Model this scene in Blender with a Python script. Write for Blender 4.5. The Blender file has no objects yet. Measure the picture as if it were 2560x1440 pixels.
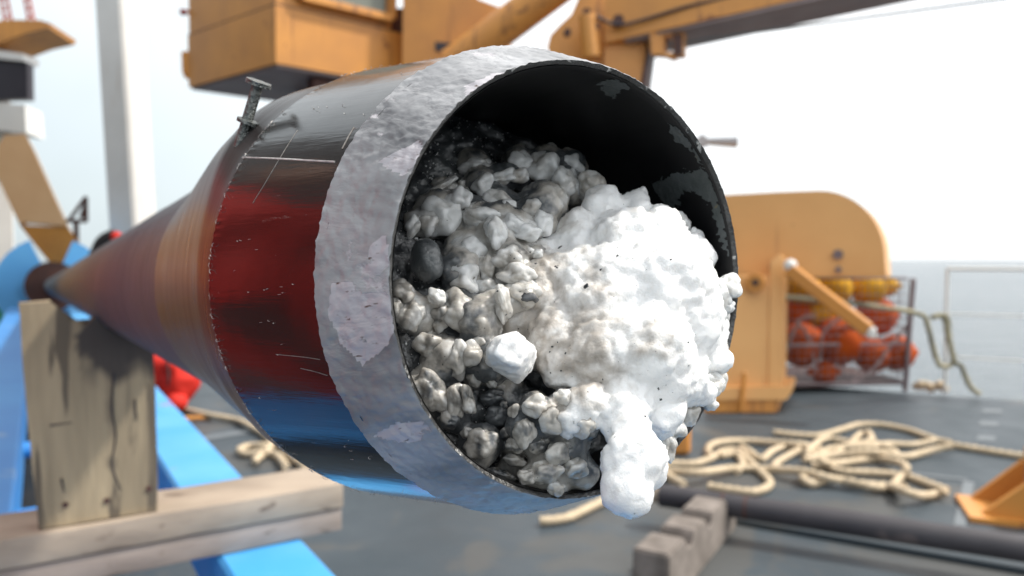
import bpy, bmesh, math, random
import numpy as np
from mathutils import Vector, Matrix, noise as mnoise
random.seed(7)
scene = bpy.context.scene
COL = scene.collection
R = math.radians

# ------------------------------------------------------------------ camera, sky, sun, exposure
F, CX, CY = 1850.0, 1280.0, 720.0            # focal length and centre on a 2560 px wide frame
H, PITCH = 1.0, R(2.17)                      # eye height over the deck, downward tilt
cam = bpy.data.cameras.new('camera')
cam.sensor_width = 36.0
cam.lens = 36.0 * F / 2560.0
cam.clip_start, cam.clip_end = 0.005, 60000
cam_ob = bpy.data.objects.new('camera', cam)
COL.objects.link(cam_ob)
cam_ob.location = (0, 0, H)
cam_ob.rotation_euler = (R(90) - PITCH, 0, 0)
cam.dof.use_dof = True
cam.dof.focus_distance = 0.215
cam.dof.aperture_fstop = 12.5
scene.camera = cam_ob

SUN_DIR = Vector((0.60, 0.03, 0.79)).normalized()     # towards the sun
SUN_EL = math.asin(SUN_DIR.z)
SUN_AZ = math.atan2(SUN_DIR.x, SUN_DIR.y)
world = bpy.data.worlds.new('World')
scene.world = world
world.use_nodes = True
wn, wl = world.node_tree.nodes, world.node_tree.links
bg = wn['Background']
bg.inputs['Strength'].default_value = 0.115
sky = wn.new('ShaderNodeTexSky')
sky.sky_type = 'NISHITA'
sky.sun_disc = False
sky.sun_elevation = SUN_EL
sky.sun_rotation = SUN_AZ
sky.dust_density = 4.0
sky.ozone_density = 1.5
tc = wn.new('ShaderNodeTexCoord')
cl = wn.new('ShaderNodeTexNoise')
cl.inputs['Scale'].default_value = 1.6
cl.inputs['Detail'].default_value = 4
cr = wn.new('ShaderNodeMapRange')
cr.inputs['From Min'].default_value, cr.inputs['From Max'].default_value = 0.35, 0.65
cr.inputs['To Min'].default_value, cr.inputs['To Max'].default_value = 0.70, 0.97
mx = wn.new('ShaderNodeMix')
mx.data_type = 'RGBA'
mx.inputs['B'].default_value = (9.3, 10.0, 10.4, 1)        # thin bright cloud over the whole sky
dt = wn.new('ShaderNodeVectorMath'); dt.operation = 'DOT_PRODUCT'
dt.inputs[1].default_value = SUN_DIR
wl.new(tc.outputs['Generated'], dt.inputs[0])
dm = wn.new('ShaderNodeMapRange'); dm.interpolation_type = 'SMOOTHSTEP'
dm.inputs['From Min'].default_value, dm.inputs['From Max'].default_value = -0.45, 0.60
wl.new(dt.outputs['Value'], dm.inputs['Value'])
cm = wn.new('ShaderNodeMix'); cm.data_type = 'RGBA'
cm.inputs['A'].default_value = (5.9, 6.8, 7.1, 1); cm.inputs['B'].default_value = (11.5, 11.7, 11.8, 1)
wl.new(dm.outputs['Result'], cm.inputs['Factor']); wl.new(cm.outputs['Result'], mx.inputs['B'])
wl.new(tc.outputs['Generated'], cl.inputs['Vector'])
wl.new(cl.outputs['Fac'], cr.inputs['Value'])
wl.new(cr.outputs['Result'], mx.inputs['Factor'])
wl.new(sky.outputs['Color'], mx.inputs['A'])
wl.new(mx.outputs['Result'], bg.inputs['Color'])
sun = bpy.data.lights.new('sun', 'SUN')
sun.energy = 3.4
sun.angle = R(4.0)
sun.color = (1.0, 0.95, 0.87)
sun_ob = bpy.data.objects.new('sun', sun)
COL.objects.link(sun_ob)
sun_ob.rotation_euler = SUN_DIR.to_track_quat('Z', 'Y').to_euler()
vs = scene.view_settings
scene.display_settings.display_device = 'sRGB'
vs.view_transform = 'Standard'
vs.look = 'None'
vs.exposure = 0.3
vs.gamma = 1.0
vs.use_curve_mapping = False
scene.render.engine = 'CYCLES'
scene.cycles.use_denoising = True
scene.cycles.max_bounces = 8
scene.cycles.sample_clamp_indirect = 8.0

# ------------------------------------------------------------------ geometry of the photograph
cp, sp = math.cos(PITCH), math.sin(PITCH)
def c2w(x, y, z):                     # camera axes (right, up, forward) -> world direction
    return Vector((x, z * cp + y * sp, y * cp - z * sp))
EYE = Vector((0, 0, H))
def ray(px, py):
    return c2w((px - CX) / F, (CY - py) / F, 1.0)
def P(px, py, d):
    return EYE + ray(px, py) * d
def G(px, py, z=0.0):
    r = ray(px, py)
    return EYE + r * ((z - H) / r.z)
def yaw(deg):
    return Vector((math.sin(R(deg)), math.cos(R(deg)), 0))
UP = Vector((0, 0, 1))
# axis of the core barrel: C0 = centre of its mouth, AX points away into it
_th, _ph = 0.57008, 0.00181
AX = c2w(-math.sin(_th) * math.cos(_ph), math.sin(_ph), math.cos(_th) * math.cos(_ph)).normalized()
C0 = EYE + c2w(0.02286, 0.00245, 0.21296)
UX = UP.cross(AX).normalized() * -1.0      # to the right of the barrel seen from its mouth side
if UX.x < 0: UX = -UX
VX = UX.cross(AX).normalized()
if VX.z < 0: VX = -VX
AH = Vector((AX.x, AX.y, 0)).normalized()
BH = Vector((AH.y, -AH.x, 0))              # level, to the right of the barrel
def FR(s, lat, z):                          # cradle frame: along, across, height
    p = Vector((C0.x, C0.y, 0)) + AH * s + BH * lat
    p.z = z
    return p
def cyl(s, r, t):
    return C0 + AX * s + UX * (r * math.cos(t)) + VX * (r * math.sin(t))
def PS(px, py, s):                          # pixel ray cut by the plane across the barrel at s
    r = ray(px, py)
    k = ((C0 + AX * s) - EYE).dot(AX) / r.dot(AX)
    return EYE + r * k

# ------------------------------------------------------------------ helpers
def wloc(o):
    v = Vector((0, 0, 0))
    while o is not None:
        v += o.location
        o = o.parent
    return v
def link(name, me, mat, parent=None, smooth=True):
    o = bpy.data.objects.new(name, me)
    COL.objects.link(o)
    if mat is not None and len(me.materials) == 0: me.materials.append(mat)
    if parent is not None:
        off = wloc(parent)
        me.transform(Matrix.Translation(-off))
        o.parent = parent
    else:
        c = Vector((0, 0, 0)); lo = 1e9
        n = len(me.vertices)
        co = np.empty(n * 3); me.vertices.foreach_get('co', co); co = co.reshape(-1, 3)
        c = Vector(((co[:, 0].min() + co[:, 0].max()) / 2, (co[:, 1].min() + co[:, 1].max()) / 2, co[:, 2].min()))
        me.transform(Matrix.Translation(-c))
        o.location = c
    if smooth:
        me.polygons.foreach_set('use_smooth', [True] * len(me.polygons))
    me.update()
    return o
def obj(name, bm, mat, parent=None, smooth=False, recalc=True):
    me = bpy.data.meshes.new(name)
    if recalc: bmesh.ops.recalc_face_normals(bm, faces=bm.faces)
    bm.to_mesh(me); bm.free()
    o = link(name, me, mat, parent, False)
    if smooth:
        me.polygons.foreach_set('use_smooth', [True] * len(me.polygons))
        try: me.set_sharp_from_angle(angle=R(smooth if smooth > 1 else 40))
        except Exception: pass
    return o
def thing(name, loc, label, cat, group=None):
    o = bpy.data.objects.new(name, None)
    o.empty_display_size = 0.05
    COL.objects.link(o)
    o.location = loc
    return tag(o, label, cat, group)
def tag(o, label=None, cat=None, group=None, kind=None):
    if label: o['label'] = label
    if cat: o['category'] = cat
    if group: o['group'] = group
    if kind: o['kind'] = kind
    return o
def box(bm, c, ax, ay, az, hx, hy, hz, bev=0.0, seg=1):
    ax, ay, az = Vector(ax).normalized(), Vector(ay).normalized(), Vector(az).normalized()
    b = bmesh.new()
    bmesh.ops.create_cube(b, size=2.0)
    for v in b.verts:
        v.co = Vector((v.co.x * hx, v.co.y * hy, v.co.z * hz))
    if bev > 0: bmesh.ops.bevel(b, geom=b.edges[:], offset=bev, segments=seg, affect='EDGES', profile=0.6)
    M = Matrix((ax, ay, az)).transposed()
    for v in b.verts: v.co = Vector(c) + M @ v.co
    join(bm, b)
def join(bm, b):
    vm = {}
    for v in b.verts: vm[v] = bm.verts.new(v.co)
    for f in b.faces:
        try: bm.faces.new([vm[v] for v in f.verts])
        except ValueError: pass
    b.free()
def beam(bm, p0, p1, w, h, bev=0.0, up=UP):           # rectangular bar between two points
    p0, p1 = Vector(p0), Vector(p1)
    d = (p1 - p0); L = d.length; d.normalize()
    sx = d.cross(up).normalized(); sz = sx.cross(d)
    box(bm, (p0 + p1) / 2, d, sx, sz, L / 2, w / 2, h / 2, bev)
def tube(bm, pts, r, n=12, cap=True, r1=None, twist=0.0, strands=0):
    pts = [Vector(p) for p in pts]
    m = len(pts)
    rings = []
    t0 = (pts[1] - pts[0]).normalized()
    a = UP if abs(t0.z) < 0.9 else Vector((1, 0, 0))
    u = t0.cross(a).normalized()
    L = 0.0
    for i, p in enumerate(pts):
        t = (pts[min(i + 1, m - 1)] - pts[max(i - 1, 0)]).normalized()
        u = (u - t * u.dot(t)).normalized()
        w = t.cross(u)
        if i: L += (p - pts[i - 1]).length
        rr = r if r1 is None else r + (r1 - r) * i / (m - 1)
        ring = []
        for k in range(n):
            an = 2 * math.pi * k / n
            q = rr * (1 + 0.26 * math.cos(strands * (an + L * twist))) if strands else rr
            ring.append(bm.verts.new(p + u * (q * math.cos(an)) + w * (q * math.sin(an))))
        rings.append(ring)
    for i in range(m - 1):
        for k in range(n):
            bm.faces.new((rings[i][k], rings[i][(k + 1) % n], rings[i + 1][(k + 1) % n], rings[i + 1][k]))
    if cap:
        bm.faces.new(rings[0][::-1]); bm.faces.new(rings[-1])
def spline(pts, step=0.02):
    pts = [Vector(p) for p in pts]
    q = [pts[0] * 2 - pts[1]] + pts + [pts[-1] * 2 - pts[-2]]
    out = []
    for i in range(1, len(q) - 2):
        n = max(2, int((q[i + 1] - q[i]).length / step))
        for k in range(n):
            t = k / n
            a, b, c, d = q[i - 1], q[i], q[i + 1], q[i + 2]
            out.append(0.5 * ((2 * b) + (c - a) * t + (2 * a - 5 * b + 4 * c - d) * t * t + (3 * b - a - 3 * c + d) * t ** 3))
    out.append(pts[-1])
    return out
def prism(bm, poly, ext):                            # extruded polygon
    a = [bm.verts.new(Vector(p)) for p in poly]
    b = [bm.verts.new(Vector(p) + Vector(ext)) for p in poly]
    n = len(a)
    bm.faces.new(a); bm.faces.new(b[::-1])
    for i in range(n): bm.faces.new((a[i], b[i], b[(i + 1) % n], a[(i + 1) % n]))
def ball(bm, c, r, sub=3, sc=(1, 1, 1)):
    b = bmesh.new()
    bmesh.ops.create_icosphere(b, subdivisions=sub, radius=r)
    for v in b.verts: v.co = Vector((v.co.x * sc[0], v.co.y * sc[1], v.co.z * sc[2])) + Vector(c)
    join(bm, b)
def disc(bm, c, axis, r, th, n=32):
    axis = Vector(axis).normalized()
    tube(bm, [Vector(c) - axis * th / 2, Vector(c) + axis * th / 2], r, n)
NEW = bmesh.new

# ------------------------------------------------------------------ materials
def M(name, c1, c2=None, scale=6.0, rough=0.5, metal=0.0, bump=0.0, bscale=40.0, coat=0.0, spots=None, spot_scale=9.0,
      spot_cut=0.62, stretch=None, detail=5, sss=0.0, spec=0.5, uv=False, rvar=0.0):
    m = bpy.data.materials.new(name)
    m.use_nodes = True
    n, l = m.node_tree.nodes, m.node_tree.links
    b = n['Principled BSDF']
    b.inputs['Roughness'].default_value = rough
    b.inputs['Metallic'].default_value = metal
    b.inputs['Coat Weight'].default_value = coat
    b.inputs['Coat Roughness'].default_value = 0.08
    b.inputs['Specular IOR Level'].default_value = spec
    t = n.new('ShaderNodeTexCoord')
    mp = n.new('ShaderNodeMapping')
    l.new(t.outputs['UV' if uv else 'Object'], mp.inputs['Vector'])
    if stretch: mp.inputs['Scale'].default_value = stretch
    V = mp.outputs['Vector']
    def nz(s, d=detail, dist=0.0):
        x = n.new('ShaderNodeTexNoise')
        x.inputs['Scale'].default_value = s; x.inputs['Detail'].default_value = d; x.inputs['Distortion'].default_value = dist
        l.new(V, x.inputs['Vector'])
        return x.outputs['Fac']
    def ramp(v, a, bb, lo=0.0, hi=1.0):
        x = n.new('ShaderNodeMapRange')
        x.inputs['From Min'].default_value, x.inputs['From Max'].default_value = a, bb
        x.inputs['To Min'].default_value, x.inputs['To Max'].default_value = lo, hi
        l.new(v, x.inputs['Value'])
        return x.outputs['Result']
    def mix(fac, A, B):
        x = n.new('ShaderNodeMix'); x.data_type = 'RGBA'
        l.new(fac, x.inputs['Factor'])
        for s, v in (('A', A), ('B', B)):
            if isinstance(v, tuple): x.inputs[s].default_value = (*v, 1)
            else: l.new(v, x.inputs[s])
        return x.outputs['Result']
    col = None
    if c2 is not None:
        col = mix(ramp(nz(scale), 0.33, 0.67), c1, c2)
    if spots is not None:
        col = mix(ramp(nz(spot_scale, 8, 0.6), spot_cut, spot_cut + 0.05), col if col is not None else c1, spots)
    if col is not None: l.new(col, b.inputs['Base Color'])
    else: b.inputs['Base Color'].default_value = (*c1, 1)
    if rvar: l.new(ramp(nz(scale * 2.3), 0.3, 0.7, rough - rvar, rough + rvar), b.inputs['Roughness'])
    if bump:
        bp = n.new('ShaderNodeBump')
        bp.inputs['Strength'].default_value = bump
        bp.inputs['Distance'].default_value = 0.002
        l.new(nz(bscale, 6), bp.inputs['Height'])
        l.new(bp.outputs['Normal'], b.inputs['Normal'])
    m['_'] = 1
    return m
ORANGE = (0.67, 0.295, 0.062)
m_orange = M('orange_paint', ORANGE, (0.55, 0.24, 0.058), 3.0, 0.42, spots=(0.30, 0.11, 0.035), spot_scale=7, spot_cut=0.70, bump=0.05, bscale=25)
m_orange_worn = M('orange_paint_worn', ORANGE, (0.58, 0.25, 0.06), 4.0, 0.5, spots=(0.16, 0.06, 0.03), spot_scale=6, spot_cut=0.62, bump=0.1)
m_orange_pale = M('sunlit_orange_paint', (0.80, 0.44, 0.165), (0.74, 0.39, 0.14), 3.0, 0.45, spots=(0.42, 0.18, 0.06), spot_scale=7, spot_cut=0.72, bump=0.05, bscale=25)  # crane orange lightened: glare and sunlight put into the winch colour
m_tan = M('lit_front_orange', (0.86, 0.54, 0.28), (0.80, 0.48, 0.24), 3.0, 0.5, bump=0.05, bscale=25)  # orange lightened so the davit's unlit front looks sunlit
m_blue_pale = M('brightened_blue_paint', (0.10, 0.40, 0.84), (0.13, 0.46, 0.88), 3, 0.42, bump=0.04)  # blue lightened to offset the crane's shadow on the corer head
m_under = M('grey_underside_paint', (0.30, 0.25, 0.25), (0.24, 0.19, 0.19), 4, 0.6)
m_rust = M('rusty_brown_steel', (0.09, 0.035, 0.025), (0.05, 0.022, 0.02), 6, 0.65, bump=0.2)
m_white = M('white_paint', (0.78, 0.77, 0.74), (0.70, 0.69, 0.66), 2.0, 0.4, bump=0.03)
m_grey_paint = M('grey_paint', (0.40, 0.39, 0.40), (0.34, 0.33, 0.34), 3, 0.5)
m_black = M('black_paint', (0.018, 0.014, 0.022), (0.028, 0.022, 0.032), 3, 0.45)
m_blue = M('blue_paint', (0.030, 0.22, 0.60), (0.045, 0.27, 0.66), 3, 0.5, spots=(0.16, 0.32, 0.60), spot_scale=5, spot_cut=0.64, bump=0.04)
m_blue_dark = M('blue_paint_shade_free', (0.05, 0.25, 0.62), (0.045, 0.22, 0.56), 3, 0.4)
m_tarp = M('blue_paint_with_lilac_mud', (0.045, 0.34, 0.74), (0.11, 0.42, 0.82), 5, 0.5, spots=(0.34, 0.24, 0.56), spot_scale=3.2, spot_cut=0.60, bump=0.06)
m_glass = M('window_glass', (0.20, 0.22, 0.19), (0.16, 0.18, 0.15), 2, 0.08)
m_deck = M('deck_paint', (0.036, 0.052, 0.064), (0.052, 0.068, 0.081), 2.2, 0.55, spots=(0.072, 0.076, 0.076), spot_scale=1.6, spot_cut=0.56, bump=0.25, bscale=220, rvar=0.1)
m_mark = M('pale_deck_paint', (0.17, 0.19, 0.205), (0.13, 0.15, 0.165), 12, 0.6, bump=0.2)
m_hull = M('hull_paint', (0.42, 0.10, 0.04), (0.35, 0.09, 0.04), 1, 0.5)
m_wood = M('weathered_board', (0.36, 0.30, 0.19), (0.27, 0.22, 0.14), 9, 0.85, stretch=(3.0, 3.0, 0.6), spots=(0.15, 0.12, 0.085), spot_scale=11, spot_cut=0.63, bump=0.5, bscale=60)
m_plank = M('pale_plank', (0.42, 0.345, 0.27), (0.28, 0.225, 0.175), 11, 0.9, stretch=(0.6, 1, 2.5), spots=(0.19, 0.145, 0.11), spot_scale=14, spot_cut=0.60, bump=0.45, bscale=45)
m_plank2 = M('grey_plank', (0.36, 0.30, 0.26), (0.24, 0.195, 0.165), 11, 0.9, stretch=(0.6, 1, 2.5), spots=(0.15, 0.115, 0.09), spot_scale=14, spot_cut=0.60, bump=0.45, bscale=45)
m_block = M('old_grey_timber', (0.25, 0.215, 0.19), (0.13, 0.11, 0.095), 14, 0.9, bump=0.6, bscale=30)
m_rope = M('beige_rope', (0.62, 0.50, 0.35), (0.50, 0.40, 0.27), 20, 0.9, bump=0.4, bscale=300)
m_rope2 = M('weathered_rope', (0.44, 0.39, 0.25), (0.20, 0.19, 0.14), 6, 0.9, bump=0.4, bscale=300)
m_pipe = M('black_pipe', (0.030, 0.027, 0.033), (0.055, 0.050, 0.056), 4, 0.5, spots=(0.11, 0.09, 0.09), spot_scale=5, spot_cut=0.64, bump=0.2)
m_float_o = M('orange_float', (0.50, 0.085, 0.006), (0.36, 0.05, 0.005), 7, 0.75, spec=0.2, bump=0.05)
m_float_y = M('yellow_float', (0.64, 0.34, 0.015), (0.50, 0.24, 0.012), 7, 0.75, spec=0.2, bump=0.05)
m_cage = M('dull_purple_steel', (0.16, 0.12, 0.13), (0.24, 0.19, 0.20), 6, 0.6)
m_red = M('red_suit_fabric', (0.72, 0.022, 0.008), (0.55, 0.015, 0.006), 6, 0.75, bump=0.5, bscale=25)
m_dark = M('dark_fabric', (0.02, 0.02, 0.022), (0.035, 0.03, 0.03), 8, 0.8, bump=0.3)
m_skin = M('skin', (0.55, 0.33, 0.24), (0.50, 0.29, 0.21), 10, 0.5)
m_cable = M('wire_cable', (0.14, 0.16, 0.17), None, rough=0.5)
m_green = M('green_paint', (0.02, 0.32, 0.16), (0.02, 0.26, 0.13), 3, 0.5)
m_house = M('added_deckhouse_dark', (0.035, 0.032, 0.034), (0.05, 0.045, 0.045), 2, 0.5, bump=0.05)  # dark tone of the unseen added house, to blot out sky in the band
m_bolt = M('galvanised_bolt', (0.20, 0.21, 0.20), (0.10, 0.11, 0.11), 500, 0.35, 0.7, bump=0.6, bscale=900)

def streaks(m, cut=0.60, col=(0.20, 0.075, 0.03)):
    n, l = m.node_tree.nodes, m.node_tree.links
    b = n['Principled BSDF']
    t = n.new('ShaderNodeTexCoord'); mp = n.new('ShaderNodeMapping'); mp.inputs['Scale'].default_value = (1, 1, .09)
    l.new(t.outputs['Object'], mp.inputs['Vector'])
    x = n.new('ShaderNodeTexNoise'); x.inputs['Scale'].default_value = 16; x.inputs['Detail'].default_value = 5
    l.new(mp.outputs['Vector'], x.inputs['Vector'])
    y = n.new('ShaderNodeMapRange'); y.inputs['From Min'].default_value = cut; y.inputs['From Max'].default_value = cut + .16; y.inputs['To Max'].default_value = .75
    l.new(x.outputs['Fac'], y.inputs['Value'])
    old = b.inputs['Base Color'].links[0].from_socket
    mx = n.new('ShaderNodeMix'); mx.data_type = 'RGBA'; mx.inputs['B'].default_value = (*col, 1)
    l.new(y.outputs['Result'], mx.inputs['Factor']); l.new(old, mx.inputs['A']); l.new(mx.outputs['Result'], b.inputs['Base Color'])
streaks(m_orange); streaks(m_orange_worn, .56); streaks(m_orange_pale, .66, (0.42, 0.18, 0.07)); streaks(m_white, .62, (0.50, 0.42, 0.34))
def sea_mat():
    m = M('sea_water', (0.055, 0.085, 0.105), (0.075, 0.105, 0.125), 0.02, 0.22)
    n, l = m.node_tree.nodes, m.node_tree.links
    b = n['Principled BSDF']
    t = n.new('ShaderNodeTexCoord')
    mp = n.new('ShaderNodeMapping'); mp.inputs['Scale'].default_value = (0.35, 1.0, 1.0)
    l.new(t.outputs['Object'], mp.inputs['Vector'])
    a = n.new('ShaderNodeTexNoise'); a.inputs['Scale'].default_value = 0.30; a.inputs['Detail'].default_value = 9; a.inputs['Roughness'].default_value = 0.62
    l.new(mp.outputs['Vector'], a.inputs['Vector'])
    bp = n.new('ShaderNodeBump'); bp.inputs['Strength'].default_value = 0.9; bp.inputs['Distance'].default_value = 1.6
    l.new(a.outputs['Fac'], bp.inputs['Height']); l.new(bp.outputs['Normal'], b.inputs['Normal'])
    return m
m_sea = sea_mat()

def cutter_mat():                # mud-smeared, scraped grey steel on the cutter ring
    m = M('smeared_grey_steel', (0.46, 0.465, 0.48), (0.175, 0.18, 0.19), 42.0, 0.46, 0.06, uv=True, stretch=(1, 0.55, 1), detail=8, rvar=0.1)
    n, l = m.node_tree.nodes, m.node_tree.links
    b = n['Principled BSDF']
    t = n.new('ShaderNodeTexCoord')
    # slanting wipe marks across the ring
    mp = n.new('ShaderNodeMapping'); mp.inputs['Rotation'].default_value = (0, 0, R(62)); mp.inputs['Scale'].default_value = (1.0, 0.38, 1)
    l.new(t.outputs['UV'], mp.inputs['Vector'])
    wv = n.new('ShaderNodeTexNoise'); wv.inputs['Scale'].default_value = 150; wv.inputs['Detail'].default_value = 7; wv.inputs['Roughness'].default_value = 0.6; wv.inputs['Distortion'].default_value = 0.8
    l.new(mp.outputs['Vector'], wv.inputs['Vector'])
    bg_ = n.new('ShaderNodeTexNoise'); bg_.inputs['Scale'].default_value = 90; bg_.inputs['Detail'].default_value = 8; bg_.inputs['Distortion'].default_value = 0.9
    l.new(t.outputs['UV'], bg_.inputs['Vector'])
    # crisp-edged smears: dull lilac-white film with rusty pin marks
    vo = n.new('ShaderNodeTexNoise'); vo.inputs['Scale'].default_value = 34; vo.inputs['Detail'].default_value = 9; vo.inputs['Roughness'].default_value = 0.62
    l.new(t.outputs['UV'], vo.inputs['Vector'])
    fa = n.new('ShaderNodeAttribute'); fa.attribute_name = 'film'
    fm = n.new('ShaderNodeMath'); fm.operation = 'MULTIPLY_ADD'; fm.inputs[1].default_value = 0.22
    l.new(fa.outputs['Fac'], fm.inputs[0]); l.new(vo.outputs['Fac'], fm.inputs[2])
    st = n.new('ShaderNodeMapRange'); st.inputs['From Min'].default_value = 0.615; st.inputs['From Max'].default_value = 0.64
    l.new(fm.outputs['Value'], st.inputs['Value'])
    fl = n.new('ShaderNodeTexNoise'); fl.inputs['Scale'].default_value = 700; fl.inputs['Detail'].default_value = 3
    l.new(mp.outputs['Vector'], fl.inputs['Vector'])
    fr = n.new('ShaderNodeMapRange'); fr.inputs['From Min'].default_value = 0.63; fr.inputs['From Max'].default_value = 0.70
    l.new(fl.outputs['Fac'], fr.inputs['Value'])
    old = b.inputs['Base Color'].links[0].from_socket
    film = n.new('ShaderNodeMix'); film.data_type = 'RGBA'
    film.inputs['A'].default_value = (0.52, 0.50, 0.53, 1); film.inputs['B'].default_value = (0.10, 0.065, 0.05, 1)
    l.new(fr.outputs['Result'], film.inputs['Factor'])
    mx = n.new('ShaderNodeMix'); mx.data_type = 'RGBA'
    l.new(st.outputs['Result'], mx.inputs['Factor']); l.new(old, mx.inputs['A']); l.new(film.outputs['Result'], mx.inputs['B'])
    l.new(mx.outputs['Result'], b.inputs['Base Color'])
    ad = n.new('ShaderNodeMath'); ad.operation = 'ADD'
    l.new(wv.outputs['Fac'], ad.inputs[0]); l.new(bg_.outputs['Fac'], ad.inputs[1])
    mk = n.new('ShaderNodeTexNoise'); mk.inputs['Scale'].default_value = 45; mk.inputs['Detail'].default_value = 4
    l.new(t.outputs['UV'], mk.inputs['Vector'])
    mr = n.new('ShaderNodeMapRange'); mr.inputs['From Min'].default_value = .38; mr.inputs['From Max'].default_value = .62; mr.inputs['To Min'].default_value = .2; mr.inputs['To Max'].default_value = 1.25
    l.new(mk.outputs['Fac'], mr.inputs['Value'])
    am = n.new('ShaderNodeMath'); am.operation = 'MULTIPLY'; l.new(ad.outputs['Value'], am.inputs[0]); l.new(mr.outputs['Result'], am.inputs[1])
    ad2 = n.new('ShaderNodeMath'); ad2.operation = 'MULTIPLY_ADD'; ad2.inputs[1].default_value = 0.25
    l.new(st.outputs['Result'], ad2.inputs[0]); l.new(am.outputs['Value'], ad2.inputs[2])
    bp = n.new('ShaderNodeBump'); bp.inputs['Strength'].default_value = 0.55; bp.inputs['Distance'].default_value = 0.0013
    l.new(ad2.outputs['Value'], bp.inputs['Height']); l.new(bp.outputs['Normal'], b.inputs['Normal'])
    return m
m_cutter = cutter_mat()

def tape_mat():                  # polished dark film with scuffs running round and along it
    m = M('glossy_black_film', (0.010, 0.0085, 0.008), (0.016, 0.013, 0.012), 30.0, 0.09, 0.0, uv=True, spec=0.58)
    n, l = m.node_tree.nodes, m.node_tree.links
    b = n['Principled BSDF']
    b.inputs['IOR'].default_value = 1.5
    t = n.new('ShaderNodeTexCoord')
    old = b.inputs['Base Color'].links[0].from_socket
    def layer(rot, sc, scale, lo, hi):
        mp = n.new('ShaderNodeMapping'); mp.inputs['Rotation'].default_value = (0, 0, R(rot)); mp.inputs['Scale'].default_value = sc
        l.new(t.outputs['UV'], mp.inputs['Vector'])
        x = n.new('ShaderNodeTexNoise'); x.inputs['Scale'].default_value = scale; x.inputs['Detail'].default_value = 6; x.inputs['Roughness'].default_value = 0.7
        l.new(mp.outputs['Vector'], x.inputs['Vector'])
        y = n.new('ShaderNodeMapRange'); y.inputs['From Min'].default_value = lo; y.inputs['From Max'].default_value = hi
        l.new(x.outputs['Fac'], y.inputs['Value'])
        return y.outputs['Result']
    a = layer(8, (1, 0.09, 1), 260, 0.66, 0.74)
    c = layer(35, (1, 0.5, 1), 330, 0.70, 0.74)
    s = n.new('ShaderNodeMath'); s.operation = 'MAXIMUM'; l.new(a, s.inputs[0]); l.new(c, s.inputs[1])
    mx = n.new('ShaderNodeMix'); mx.data_type = 'RGBA'; mx.inputs['B'].default_value = (0.20, 0.18, 0.165, 1)
    k = n.new('ShaderNodeMath'); k.operation = 'MULTIPLY'; k.inputs[1].default_value = 0.6; l.new(s.outputs['Value'], k.inputs[0])
    l.new(k.outputs['Value'], mx.inputs['Factor']); l.new(old, mx.inputs['A']); l.new(mx.outputs['Result'], b.inputs['Base Color'])
    r = n.new('ShaderNodeMapRange'); r.inputs['To Min'].default_value = 0.15; r.inputs['To Max'].default_value = 0.5
    l.new(s.outputs['Value'], r.inputs['Value']); l.new(r.outputs['Result'], b.inputs['Roughness'])
    bp = n.new('ShaderNodeBump'); bp.inputs['Strength'].default_value = 0.25; bp.inputs['Distance'].default_value = 0.0006
    w = layer(2, (1, 0.05, 1), 60, 0.2, 0.8)
    l.new(w, bp.inputs['Height']); l.new(bp.outputs['Normal'], b.inputs['Normal'])
    return m
m_tape = tape_mat()
m_barrel = M('brushed_grey_barrel', (0.115, 0.122, 0.135), (0.075, 0.080, 0.088), 24, 0.45, 0.0, uv=True, spec=0.25, stretch=(0.35, 2.2, 1), spots=(0.26, 0.24, 0.24), spot_scale=16, spot_cut=0.66, bump=0.35, bscale=180, rvar=0.06)
m_collar = M('polished_dark_collar', (0.045, 0.040, 0.039), (0.028, 0.025, 0.025), 24, 0.30, 0.0, uv=True, spec=0.30, stretch=(0.35, 2.2, 1), spots=(0.10, 0.095, 0.09), spot_scale=22, spot_cut=0.68, bump=0.06, bscale=180, rvar=0.04)
m_liner = M('black_liner', (0.007, 0.007, 0.008), (0.012, 0.012, 0.013), 40, 0.42, uv=True, spots=(0.05, 0.05, 0.045), spot_scale=120, spot_cut=0.75, spec=0.25)
m_edge = M('worn_dark_edge', (0.10, 0.10, 0.10), (0.05, 0.05, 0.05), 150, 0.35, 0.6, spots=(0.45, 0.45, 0.44), spot_scale=260, spot_cut=0.62, bump=0.5, bscale=700)
m_peel = M('bare_dull_steel', (0.085, 0.095, 0.10), (0.05, 0.06, 0.06), 120, 0.55, spots=(0.11, 0.10, 0.06), spot_scale=220, spot_cut=0.66, bump=0.3, bscale=500)
m_fray = M('pale_frayed_edge', (0.78, 0.76, 0.73), (0.50, 0.48, 0.46), 300, 0.7)

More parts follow.
